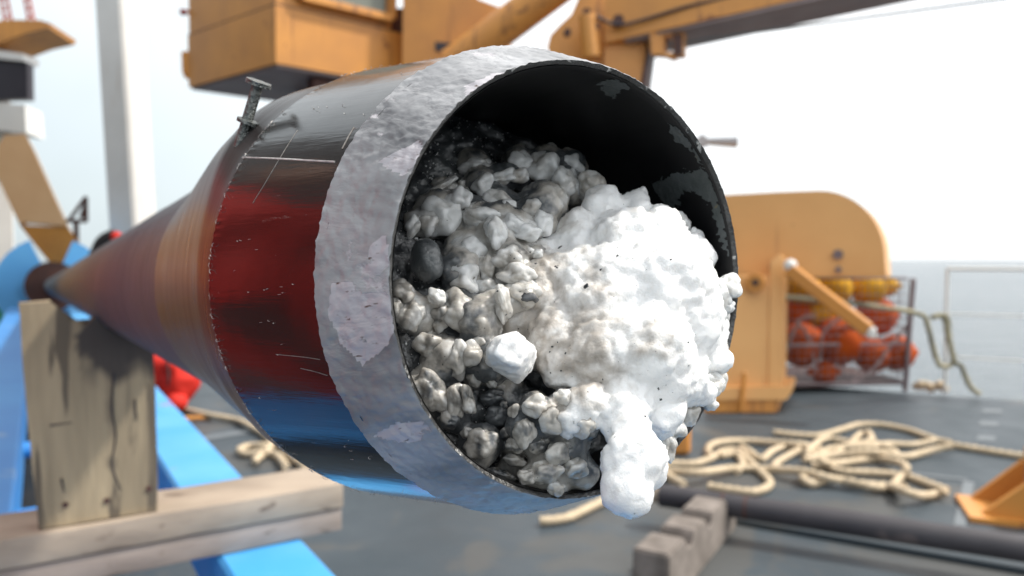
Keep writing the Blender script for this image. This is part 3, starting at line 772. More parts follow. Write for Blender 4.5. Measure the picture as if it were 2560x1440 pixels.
FL = [(2003, 862, .17, .150, 'o', 'orange float low in the cage next to the orange winch leg'),
      (2096, 852, .16, .165, 'o', 'largest orange float, low in the middle of the cage'),
      (2180, 888, .17, .120, 'o', 'mid sized orange float beside the largest one in the cage'),
      (2240, 882, .17, .125, 'o', 'orange float in the bottom right corner of the cage'),
      (2190, 790, .35, .140, 'o', 'dull orange float on the upper right of the pile behind the brace'),
      (1990, 790, .40, .130, 'o', 'red orange float behind the brace knob'),
      (2060, 930, .13, .080, 'o', 'small orange float under the two large ones'),
      (2080, 722, .30, .130, 'y', 'yellow float at the top middle of the cage'),
      (2010, 722, .34, .120, 'y', 'yellow float at the top left of the cage'),
      (2170, 722, .34, .120, 'y', 'yellow float at the top right of the cage'),
      (2040, 790, .36, .120, 'y', 'yellow float deep between the orange floats'),
      (2215, 715, .50, .080, 'y', 'small yellow float at the back right of the cage')]
for x, y, d, r, c, lab in FL: float_ball(x, y, d, r * 1.14, m_float_o if c == 'o' else m_float_y, lab)
bm = NEW()
for q in (((1990, 800), (2020, 840), (2030, 880), (2040, 930)), ((2050, 900), (2060, 830), (2110, 795), (2140, 830)), ((2280, 800), (2230, 860), (2180, 925), (2120, 960)), ((1960, 890), (2000, 800), (2040, 790))):
    pts4 = []
    for x, y in q:
        rr = ray(x, y); k = (CG(0, .015, 0) - EYE).dot(ly) / rr.dot(ly); pts4.append(EYE + rr * k)
    tube(bm, spline(pts4, .03), .012, 8)
tag(obj('cargo_net', bm, M('pale_net_cord', (.42, .34, .33), (.3, .22, .22), 8, .9)), 'pale cords of a net slung over the floats in the cage', 'net')
# rope from the cage to the deck edge
bm = NEW()
pr = [(1958, 742), (2080, 752), (2200, 768), (2300, 786), (2318, 812), (2336, 880), (2352, 915), (2384, 905), (2372, 850), (2358, 792), (2330, 794), (2366, 790), (2374, 850), (2386, 905), (2402, 914), (2424, 965), (2448, 985)]
dd = [5.0, 5.05, 5.1, 5.15, 5.2, 5.25, 5.25, 5.3, 5.3, 5.32, 5.3, 5.32, 5.3, 5.28, 5.3, 5.32, 5.34]
tube(bm, spline([P(x, y, d) for (x, y), d in zip(pr, dd)], 0.025), .017, 10, strands=3, twist=40)
tag(obj('mooring_rope', bm, m_rope2, smooth=60), 'weathered olive rope tied across the cage and hanging over the deck edge', 'rope')
# railing
t = thing('railing', G(2362, 985), 'thin white railing along the deck edge against the sea', 'railing')
r0 = Vector((G(2362, 985).x, G(2362, 985).y, 0)); r1 = r0 + ed * 6
for z, r in ((.935, .015), (.60, .006), (.28, .006)):
    bm = NEW(); tube(bm, [r0 + UP * z, r1 + UP * z], r, 10); obj('rail', bm, m_white, t, smooth=60)
for k in range(5):
    bm = NEW(); tube(bm, [r0 + ed * 1.5 * k, r0 + ed * 1.5 * k + UP * .935], .012, 10); obj('stanchion', bm, m_white, t, smooth=60)
bm = NEW()
for k in range(7): ball(bm, G(2290 + 12 * k, 972 + k) + UP * (.02 + .01 * (k % 3)), .03 + .01 * (k % 2), 2)
o = tag(obj('deck_fairlead', bm, m_rope, smooth=60), 'pale crumpled rag lying at the deck edge under the railing', 'rag')
o.name = 'rag'

# ------------------------------------------------------------------ ropes on the deck
def cropx(l, ox=1560, oy=960, k=2.56): return [(ox + u / k, oy + v / k) for u, v in l]
STR = [cropx([(960, 310), (1080, 325), (1250, 330), (1400, 290), (1500, 262), (1640, 262), (1800, 290), (1950, 340), (2080, 385), (2250, 415), (2400, 440), (2600, 470)]),
       cropx([(2100, 380), (2000, 365), (1850, 390), (1700, 385), (1560, 400), (1350, 410), (1240, 440), (1160, 400)]),
       cropx([(2100, 395), (1950, 430), (1800, 465), (1650, 440), (1500, 440), (1300, 470), (1150, 480)]),
       cropx([(200, 520), (300, 510), (450, 510), (560, 475), (640, 430), (740, 430), (800, 490), (870, 560), (930, 620), (920, 660), (830, 690), (700, 680), (540, 655)]),
       cropx([(570, 470), (535, 430), (560, 390), (640, 370), (780, 365), (950, 375), (1100, 385), (1200, 400), (1280, 430)]),
       cropx([(220, 545), (340, 560), (500, 565), (700, 540), (900, 545), (1150, 560), (1300, 600), (1500, 640), (1700, 655), (1800, 690), (1900, 715), (2000, 705), (2060, 680)]),
       cropx([(1200, 520), (1300, 530), (1400, 560), (1600, 570), (1800, 590), (1950, 640), (2070, 685)]),
       cropx([(1150, 560), (1150, 610), (1210, 640), (1300, 610), (1420, 620), (1600, 660), (1720, 660)]),
       cropx([(1250, 490), (1350, 510), (1600, 480), (1750, 500), (1810, 540), (1770, 590), (1730, 650), (1800, 660)]),
       cropx([(750, 400), (800, 430), (880, 480), (950, 430), (1040, 400), (1120, 420), (1050, 460), (960, 520), (1000, 550)]),
       cropx([(1440, 400), (1500, 330), (1560, 310), (1580, 360), (1480, 380), (1300, 350), (1220, 390), (1180, 450), (1340, 450), (1420, 400), (1600, 380), (1740, 440), (1700, 470)]),
       cropx([(260, 560), (300, 600), (380, 640)]), cropx([(620, 460), (720, 450), (760, 520), (720, 560)])]
bm = NEW()
for i, s in enumerate(STR):
    pts4 = []
    for j, (x, y) in enumerate(s):
        z = 0.018 + 0.02 * (i % 3) * (0.5 + 0.5 * math.sin(j * 1.7 + i))
        pts4.append(G(x, y, z))
    tube(bm, spline(pts4, .012), .0165, 10, strands=3, twist=55)
tag(obj('rope_pile', bm, m_rope, smooth=60), 'loose tangle of beige rope on the grey deck, one end leading right', 'rope')
bm = NEW()
for s in (cropx([(700, 740), (690, 720), (730, 690), (790, 620), (740, 560), (640, 500), (560, 470), (400, 440), (240, 405)], 360, 860, 2.483),
          cropx([(800, 640), (740, 632), (650, 635), (592, 660), (640, 685), (740, 670), (820, 690), (880, 760)], 360, 860, 2.483),
          cropx([(780, 610), (860, 640), (900, 690), (1000, 760)], 360, 860, 2.483)):
    tube(bm, spline([G(x, y, .02 + .012 * (j % 2)) for j, (x, y) in enumerate(s)], .014), .018, 10, strands=3, twist=55)
tag(obj('rope_end', bm, m_rope, smooth=60), 'beige rope looped on the deck behind the planks', 'rope')
bm = NEW(); tube(bm, spline([G(x, y, .02) for x, y in [(1350, 1303), (1390, 1300), (1430, 1290), (1499, 1257), (1560, 1232), (1640, 1205)]], .014), .0165, 10, strands=3, twist=55)
tag(obj('rope_tail', bm, m_rope, smooth=60), 'short beige rope tail on the deck just under the barrel mouth', 'rope')

# ------------------------------------------------------------------ black pipe, notched chock, orange fittings
t = thing('black_pipe', G(2000, 1400), 'long black steel pipe lying on a notched wooden chock', 'pipe')
q0, q1 = P(1652, 1238, 2.78), P(2560, 1372, 2.28)
dv = (q1 - q0).normalized()
bm = NEW(); tube(bm, [q0, q0 + dv * 4.2], .0415, 32); obj('pipe', bm, m_pipe, t, smooth=50)
for px in (1830, 1892):
    f = (px - 1652) / (2560 - 1652) * 1.03
    c = q0 + (q1 - q0) * f
    bm = NEW(); tube(bm, [c - dv * .005, c + dv * .005], .0422, 32); obj('ring_mark', bm, m_rust, t, smooth=50)
bm = NEW(); disc(bm, q0 - dv * .012, dv, .03, .03, 24); obj('end_plug', bm, m_plank, t, smooth=50)
a0, a1 = G(1625, 1520), G(1790, 1330)
cd = (a1 - a0).normalized(); cs = Vector((cd.y, -cd.x, 0))
bm = NEW()
L = (a1 - a0).length
zt = [(0, 0), (0, .165), (.22, .165), (.24, .115), (.34, .115), (.36, .155), (.54, .155), (.56, .11), (.64, .11), (.66, .15), (.90, .15), (.92, .07), (1.10, .07), (1.11, 0)]
prism(bm, [a0 + cd * (f * L) + UP * z - cs * .055 for f, z in zt], cs * .11)
bmesh.ops.bevel(bm, geom=bm.edges[:], offset=.006, segments=2, affect='EDGES')
tag(obj('chock', bm, m_block, smooth=40), 'notched old grey timber chock holding the black pipe', 'chock')
D = 2.78
t = thing('orange_bracket', G(2490, 1318), 'orange triangular deck bracket at the right edge of the deck', 'bracket')
g0, g1 = G(2425, 1306), G(2640, 1330)
gd = (g1 - g0).normalized(); gb = Vector((-gd.y, gd.x, 0))
bm = NEW(); prism(bm, [g0 + UP * .001, g1 + UP * .001, g1 + gb * .30 + UP * .001, g0 + gb * .30 + UP * .001], (0, 0, .02)); obj('base_plate', bm, m_orange, t)
bm = NEW(); prism(bm, [g0 + gd * .05 + gb * .05 + UP * .021, g0 + gd * .23 + gb * .03 + UP * .021, g0 + gd * .23 + gb * .03 + UP * .20], gb * .03); obj('gusset', bm, m_orange, t)
bm = NEW(); prism(bm, [g0 + gd * .05 + gb * .25 + UP * .021, g0 + gd * .23 + gb * .25 + UP * .021, g0 + gd * .23 + gb * .25 + UP * .20], gb * .03); obj('gusset', bm, m_orange, t)
bm = NEW(); box(bm, g0 + gd * .27 + gb * .15 + UP * .135, gd, gb, UP, .03, .15, .112, .006); obj('upright', bm, m_orange, t)
bm = NEW(); box(bm, G(1670, 1140) + UP * .12 + Vector((0, .12, 0)), (1, 0, 0), (0, 1, 0), UP, .12, .12, .12, .02); box(bm, G(1670, 1140) + UP * .26 + Vector((0, .12, 0)), (1, 0, 0), (0, 1, 0), UP, .14, .14, .02, .006)
tag(obj('deck_pedestal', bm, m_orange_worn), 'low orange pedestal on the deck behind the rope tangle', 'pedestal')

# red flotation jacket dropped on the deck behind the cradle
t = thing('red_jacket', G(430, 1018), 'bright orange-red jacket heaped on the deck behind the notched board', 'jacket')
def heap(c, sx, sy, sz, seed, amp=.06, sub=5):
    b = NEW(); bmesh.ops.create_icosphere(b, subdivisions=sub, radius=1)
    for v in b.verts:
        p = Vector((v.co.x * sx, v.co.y * sy, v.co.z * sz))
        q = p * 5 + Vector((seed * 3.1, 0, 0))
        d = amp * (1 - 2 * abs(mnoise.noise(q))) + amp * .5 * (1 - 2 * abs(mnoise.noise(q * 2.3)))
        v.co = Vector(c) + p + v.co.normalized() * d
    return b
obj('body', heap(P(405, 938, 4.95), .20, .15, .17, 1, .035), m_red, t, smooth=70)
obj('sleeve', heap(P(448, 945, 4.85), .115, .11, .135, 2, .025, 4), m_red, t, smooth=70)
obj('cuff', heap(P(440, 1005, 4.75), .055, .06, .05, 3, .012, 4), m_red, t, smooth=70)
bm = NEW(); tube(bm, spline([P(420, 905, 4.76), P(422, 950, 4.74), P(418, 1000, 4.76)], .02), .008, 8); obj('strap', bm, m_dark, t)
bm = NEW(); box(bm, G(490, 1050) + UP * .012, yaw(75), yaw(-15), UP, .09, .025, .012, .006)
tag(obj('orange_batten', bm, m_orange_worn), 'short orange batten lying on the deck near the red jacket', 'batten')

# ------------------------------------------------------------------ the core barrel
def revolve(name, prof, mat, parent, seg=420, ds=None, jag0=None, jag1=None, amp=0.0, afreq=400, seed=0, close_front=None, flip=False, dr=None):
    """surface of revolution about the barrel axis; prof = [(s, r)], UV = (arc length, s) in metres"""
    bm = NEW(); uvl = bm.loops.layers.uv.new('UVMap')
    P2 = [prof[0]]
    for (s0, r0_), (s1, r1_) in zip(prof[:-1], prof[1:]):
        n = max(1, int(abs(s1 - s0) / ds)) if ds else 1
        for k in range(1, n + 1): P2.append((s0 + (s1 - s0) * k / n, r0_ + (r1_ - r0_) * k / n))
    rings = []
    smin, smax = P2[0][0], P2[-1][0]
    for s, r in P2:
        ring = []
        for k in range(seg):
            a = 2 * math.pi * k / seg
            ss, rr = s, r
            f = (s - smin) / (smax - smin)
            if jag0 and f < .08: ss += jag0(a) * (1 - f / .08)
            if jag1 and f > .92: ss += jag1(a) * ((f - .92) / .08)
            if amp:
                q = Vector((math.cos(a) * .07, math.sin(a) * .07, ss)) * afreq + Vector((seed, 0, 0))
                rr += amp * mnoise.fractal(q, .8, 2.1, 4)
            if dr: rr += dr(a, ss)
            ring.append(bm.verts.new(cyl(ss, rr, a)))
        rings.append(ring)
    for i in range(len(rings) - 1):
        for k in range(seg):
            k2 = (k + 1) % seg
            vs_ = (rings[i][k], rings[i][k2], rings[i + 1][k2], rings[i + 1][k])
            f = bm.faces.new(vs_ if not flip else vs_[::-1])
            us = ((k, i), (k + 1, i), (k + 1, i + 1), (k, i + 1))
            if flip: us = us[::-1]
            for lp, (uk, ui) in zip(f.loops, us):
                lp[uvl].uv = (2 * math.pi * uk / seg * .08, P2[ui][0])
    return obj(name, bm, mat, parent, smooth=60, recalc=False)
cb = thing('core_barrel', FR(.3, 0, C0.z - .1), 'long steel core barrel with grey cutter ring, glossy black band and open mouth', 'core barrel')
R0, S1, R1, S2, R2, S3, R3 = .0625, .0249, .0723, .0998, .0852, .30, .0780
def nz1(a, f, seed): return mnoise.fractal(Vector((math.cos(a) * f, math.sin(a) * f, seed)), .9, 2.0, 4)
zz = lambda a: .0011 * (abs(((a * 62) % 2) - 1) * 2 - 1) * (0.7 + .6 * nz1(a, 6, 3)) + .0008 * nz1(a, 30, 5)
rag = lambda a: .0007 * nz1(a, 25, 9) + .0004 * nz1(a, 90, 2)
revolve('cutting_edge', [(.0012, R0 - .0012), (.0003, R0 - .0007), (.0, R0 - .0001)], m_edge, cb, 420, amp=.00012, afreq=420)
ring_ob = revolve('cutter_ring', [(.0, R0 - .0001), (.0002, R0 + .0001), (S1, R1 + .0007), (S1 + .0004, R1 + .0001)], m_cutter, cb, 560, .0009, jag1=rag, amp=.00042, afreq=420)
def w2px(p):
    q = p - EYE; z = q.dot(c2w(0, 0, 1)); return CX + F * q.dot(c2w(1, 0, 0)) / z, CY - F * q.dot(c2w(0, 1, 0)) / z
FILM = [[(826, 706), (870, 704), (905, 735), (975, 738), (990, 830), (960, 870), (905, 915), (850, 860), (818, 790)], [(948, 402), (1000, 372), (1050, 350), (1062, 380), (1010, 440), (975, 425)],
        [(925, 610), (965, 585), (975, 660), (935, 690)], [(930, 1090), (990, 1055), (1060, 1050), (1090, 1090), (1020, 1110)], [(1160, 215), (1260, 175), (1300, 165), (1220, 215), (1165, 245)]]
_me = ring_ob.data; _off = wloc(ring_ob)
_v = []
for v in _me.vertices:
    p = v.co + _off; q = p - C0; q = (q - AX * q.dot(AX)).normalized()
    val = 0.0
    if q.dot(EYE - p) > 0:
        x, y = w2px(p)
        if any(inpoly(x, y, f) for f in FILM): val = 1.0
    _v.append(val)
_me.attributes.new('film', 'FLOAT', 'POINT').data.foreach_set('value', _v)
revolve('black_band', [(S1 - .003, R1 - .0007), (S2, R2), (S2 + .0004, R2 - .0008)], m_tape, cb, 620, .0025, jag1=zz, amp=.00004, afreq=60)
def lug(a, s):                    # swelling of the collar under the bolt
    d = (a - 2.35 + math.pi) % (2 * math.pi) - math.pi
    f = min(1, max(0, (s - .1000) / .030)); return .0062 * math.exp(-(d / .36) ** 2) * f * f * (3 - 2 * f) * max(0, min(1, (.30 - s) / .13))
revolve('collar', [(S2 - .004, R2 - .0009), (S2 + .004, R2 - .0004), (S2 + .022, .0853), (.14, .0842), (.20, .0818), (.26, .0791), (S3, R3)], m_collar, cb, 240, .005, amp=.00009, afreq=120, dr=lug)
revolve('barrel', [(S3, R3 - .0003), (.52, R3 - .0004), (.521, R3), (1.5, R3), (4, R3), (S_END, R3)], m_barrel, cb, 200, None, amp=.00012, afreq=120)
revolve('liner', [(.0010, R0 - .0014), (.0016, R0 - .0016), (.20, R0 - .0016)], m_liner, cb, 360, .004, flip=True, amp=.00008, afreq=200)
# frayed slivers along the band edge and scuffs standing proud of the film
bm = NEW()
rnd = random.Random(3)
def sliver(s, a, ds_, da, w, r):
    n = 3
    p = [cyl(s + ds_ * k / n, r + .0003 * math.sin(math.pi * k / n), a + da * k / n) for k in range(n + 1)]
    tube(bm, p, w, 5, r1=w * .3)
for k in range(260):
    a = rnd.uniform(0, 2 * math.pi)
    s = S2 + zz(a) - rnd.uniform(0, .002)
    sliver(s, a, rnd.uniform(-.003, .0015), rnd.uniform(-.02, .02), rnd.uniform(.00007, .00018), R2 + .0002)
for k in range(340):
    a = rnd.uniform(0, 2 * math.pi); f = rnd.random()
    if mnoise.noise(Vector((math.cos(a) * 4, math.sin(a) * 4, f * 2.5))) < .05: continue
    s = S1 + .003 + (S2 - S1 - .008) * f
    r = R1 + (R2 - R1) * (s - S1) / (S2 - S1)
    if rnd.random() < .6: sliver(s, a, rnd.uniform(-.0025, .0025), rnd.uniform(-.006, .006), rnd.uniform(.00004, .00011), r)
    else: sliver(s, a, rnd.uniform(.003, .011), rnd.uniform(-.004, .004), rnd.uniform(.00003, .00006), r)
o = obj('frayed_fibres', bm, m_fray, cb, smooth=60); o['kind'] = 'stuff'
def cyl_hit(px, py, rf, s_lo, s_hi, far=False):        # pixel -> (s, angle) on the barrel's outside (near) or inside (far)
    best = None
    r = ray(px, py)
    for k in range(1, 2400):
        d = .08 + .0003 * k
        p = EYE + r * d - C0
        s = p.dot(AX)
        if not (s_lo <= s <= s_hi): continue
        q = p - AX * s
        rad = q.length
        if (not far and rad <= rf(s)) or (far and best_in(p, rf) ):
            return s, math.atan2(q.dot(VX), q.dot(UX))
    return None
def best_in(p, rf):
    s = p.dot(AX); return (p - AX * s).length >= rf(s)
rband = lambda s: R1 + (R2 - R1) * (s - S1) / (S2 - S1)
# light seam and dashed scuff on the band, traced on its surface
def trace(pix, w, name, mat, lift=.0002):
    bm = NEW(); pts4 = []
    for x, y in pix:
        h = cyl_hit(x, y, rband, .0, .12)
        if h: pts4.append(cyl(h[0], rband(h[0]) + lift, h[1]))
    if len(pts4) < 2: bm.free(); return
    tube(bm, spline(pts4, .002), w, 6); return obj(name, bm, mat, cb, smooth=60)
trace([(606, 393), (680, 396), (760, 400), (836, 404)], .00034, 'film_seam', m_fray, -.00016)
m_scr = M('dull_scratch', (.30, .28, .26), (.14, .13, .12), 800, .5)
trace([(632, 508), (660, 462), (690, 412), (720, 362), (744, 326)], .00022, 'scratch', m_scr, -.00014)
trace([(855, 372), (868, 345), (884, 318)], .0003, 'scratch', m_scr, -.0002)
trace([(690, 886), (760, 893), (800, 899)], .00010, 'scratch', m_scr, -.00005)
trace([(752, 921), (790, 930), (818, 939)], .00010, 'scratch', m_scr, -.00005)
# peeled patches of the liner's black coat, on the far inner wall
rin = lambda s: R0 - .0017
def inner(px, py):
    r = ray(px, py); o_ = EYE - C0
    dp, op = r - AX * r.dot(AX), o_ - AX * o_.dot(AX)
    A, B, C = dp.dot(dp), 2 * op.dot(dp), op.dot(op) - (R0 - .0017) ** 2
    k = (-B + math.sqrt(max(0, B * B - 4 * A * C))) / (2 * A)
    p = o_ + r * k; s = p.dot(AX); q = p - AX * s
    return math.atan2(q.dot(VX), q.dot(UX)), max(s, .0018)
def peel(pix):
    poly = [inner(x, y) for x, y in pix]
    us = [p[0] for p in poly]; vs_ = [p[1] for p in poly]
    da, dsx = .0045, .00028
    na = int((max(us) - min(us)) / da) + 1; ns = int((max(vs_) - min(vs_)) / dsx) + 1
    bm = NEW(); grid = {}
    def gv(i, j):
        if (i, j) not in grid:
            a, s = min(us) + da * i, min(vs_) + dsx * j
            grid[i, j] = bm.verts.new(cyl(s, R0 - .00185 + .00006 * mnoise.noise(Vector((a * 60, s * 900, 0))), a))
        return grid[i, j]
    for i in range(na):
        for j in range(ns):
            a, s = min(us) + da * (i + .5), min(vs_) + dsx * (j + .5)
            a2 = a + .03 * mnoise.fractal(Vector((a * 30, s * 400, 1)), .8, 2, 4); s2 = s + .002 * mnoise.noise(Vector((a * 40, s * 500, 7)))
            if inpoly(a2, s2, poly): bm.faces.new((gv(i, j), gv(i + 1, j), gv(i + 1, j + 1), gv(i, j + 1)))
    if len(bm.faces) == 0: bm.free(); return
    obj('peeled_patch', bm, m_peel, cb, smooth=60)
peel([(1494, 206), (1520, 198), (1556, 192), (1584, 212), (1556, 228), (1530, 248), (1510, 232)])
peel([(1672, 308), (1692, 318), (1722, 346), (1760, 400), (1800, 460), (1826, 560), (1836, 640), (1822, 640), (1800, 606), (1792, 560), (1774, 508), (1740, 480), (1706, 478), (1696, 516), (1672, 520), (1650, 500), (1630, 462), (1680, 436), (1764, 422), (1742, 396), (1712, 362), (1690, 350), (1674, 336)])
# bolt standing on the top of the barrel behind the band
rcone = lambda s: .0855 - .0009 * (s - .118) / .022
best = min(((s, a) for s in np.arange(.104, .15, .004) for a in np.arange(1.2, 2.9, .02)),
           key=lambda q: (lambda p: (CX + F * (p.x) / ((p - EYE).dot(c2w(0, 0, 1))) - 606) ** 2 + (CY - F * ((p - EYE).dot(c2w(0, 1, 0))) / ((p - EYE).dot(c2w(0, 0, 1))) - 338) ** 2)(cyl(q[0], rcone(q[0]) + lug(q[1], q[0]), q[1])))
pbolt = cyl(best[0], rcone(best[0]) + lug(best[1], best[0]), best[1])
print('BOLT', best)
db = (pbolt - EYE).dot(c2w(0, 0, 1))
b_base, b_mid, b_top = P(604, 345, db), P(620, 303, db), P(645, 212, db)
bd = (b_top - b_mid).normalized()
bd = (bd - ray(630, 260).normalized() * .28).normalized()      # head tips a little towards the viewer so its underside shows less
kpx = db / F
bm = NEW()
tube(bm, [b_base - bd * .004, b_top], 13.5 * kpx, 20)
tube(bm, [b_top - bd * 1.5 * kpx, b_top - bd * .0 * kpx, b_top + bd * 6 * kpx, b_top + bd * 9 * kpx], 31 * kpx, 28)
tube(bm, [b_mid - bd * 5 * kpx, b_mid + bd * 3 * kpx], 27 * kpx, 24)
for v in bm.verts: v.co += Vector(mnoise.noise_vector(v.co * 700)) * .00022
obj('bolt', bm, m_bolt, cb, smooth=45)

# ------------------------------------------------------------------ the sample: dark mud with lumps of white hydrate
def mud_shade_attr(me, fn):
    at = me.attributes.new('mud', 'FLOAT', 'POINT')
    n = len(me.vertices)
    at.data.foreach_set('value', [fn(v.co) for v in me.vertices])
pl = thing('hydrate_sample', C0 + AX * .03 - UP * .06, 'lumpy white and grey gas hydrate in dark mud bulging from the barrel mouth', 'ice sample')
def sfield(x, y):                # depth of the mud surface behind the mouth; x right, y up across the bore (metres)
    return .030 + .55 * (y + .02) * (1 if y > -.02 else .35) + .10 * max(0, x) - .0
bm = NEW()
NR, NA = 46, 200
rings = []
for i in range(NR + 1):
    r = (R0 - .0012) * i / NR
    ring = []
    for k in range(NA):
        a = 2 * math.pi * k / NA
        x, y = r * math.cos(a), r * math.sin(a)
        q = Vector((x, y, 0)) * 90
        s = max(.012, sfield(x, y)) + .004 * mnoise.fractal(q, .8, 2.1, 5) + .0022 * mnoise.fractal(q * 4, .7, 2.2, 4)
        ring.append(bm.verts.new(cyl(s, r, a)))
    rings.append(ring)
for i in range(NR):
    for k in range(NA):
        bm.faces.new((rings[i][k], rings[i][(k + 1) % NA], rings[i + 1][(k + 1) % NA], rings[i + 1][k]))
bmesh.ops.remove_doubles(bm, verts=rings[0], dist=1e-6)
o = obj('mud', bm, m_mud, pl, smooth=80)
mud_shade_attr(o.data, lambda c: .5 + .5 * mnoise.noise(c * 60))

def lump_mesh(c, rx, ry, rz, ex, ey, ez, seed, sub=4, amp=.26, knob=.20):
    b = NEW(); bmesh.ops.create_icosphere(b, subdivisions=sub, radius=1)
    sv = Vector((seed * 7.13, seed * 3.7, seed * 1.9))
    rm = (rx * ry * rz) ** (1 / 3)
    for v in b.verts:
        n = v.co.normalized()
        d = amp * mnoise.noise(n * 1.2 + sv) * 1.5
        dist = mnoise.voronoi(n * 1.45 + sv)[0]
        d += knob * 1.5 * (math.log(sum(math.exp(-7 * x * x) for x in dist)) / 7 + .28)     # rounded knobs melting together
        dist2 = mnoise.voronoi(n * 3.3 + sv)[0]
        d += knob * .55 * (math.log(sum(math.exp(-6 * x * x) for x in dist2)) / 6 + .25)
        d += .012 * mnoise.fractal(n * 9 + sv, .8, 2.1, 3)
        q = n * (.86 + d)
        v.co = Vector(c) + ex * (q.x * rx) + ey * (q.y * ry) + ez * (q.z * rz)
    return b
rl = random.Random(11)
def lump(px, py, rx, ry, s, rot=0, mud=None, mat=None, name='hydrate_lump', parent=pl, sub=4, seed=None, amp=.26, knob=.20, deep=.85):
    c = PS(px, py, s)
    d = (c - EYE).dot(c2w(0, 0, 1)); k = d / F
    f = ray(px, py).normalized()
    ex = c2w(1, 0, 0); ey = c2w(0, 1, 0)
    a = R(rot); e1 = ex * math.cos(a) + ey * math.sin(a); e2 = ey * math.cos(a) - ex * math.sin(a)
    rz = (rx + ry) / 2 * deep
    sd = seed if seed is not None else rl.uniform(0, 50)
    bm = lump_mesh(c, rx * k, ry * k, rz * k, e1, e2, f, sd, sub, amp, knob)
    o = obj(name, bm, mat or m_lump, parent, smooth=180)
    cc = c - wloc(o); rmax = max(rx, ry, rz) * k
    mv = mud if mud is not None else .42
    # mud clings where lumps meet, i.e. low on each lump and in hollows between knobs
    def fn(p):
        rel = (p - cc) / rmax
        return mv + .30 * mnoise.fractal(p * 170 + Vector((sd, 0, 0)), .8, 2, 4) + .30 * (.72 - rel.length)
    mud_shade_attr(o.data, fn)
    return o
A = lambda u, v, ru, rv, s, rot=0, mud=None: (960 + u / 2.88, 320 + v / 2.88, ru / 2.88, rv / 2.88, s, rot, mud)
B = lambda u, v, ru, rv, s, rot=0, mud=None: (960 + u / 2.88, 800 + v / 2.88, ru / 2.88, rv / 2.88, s, rot, mud)
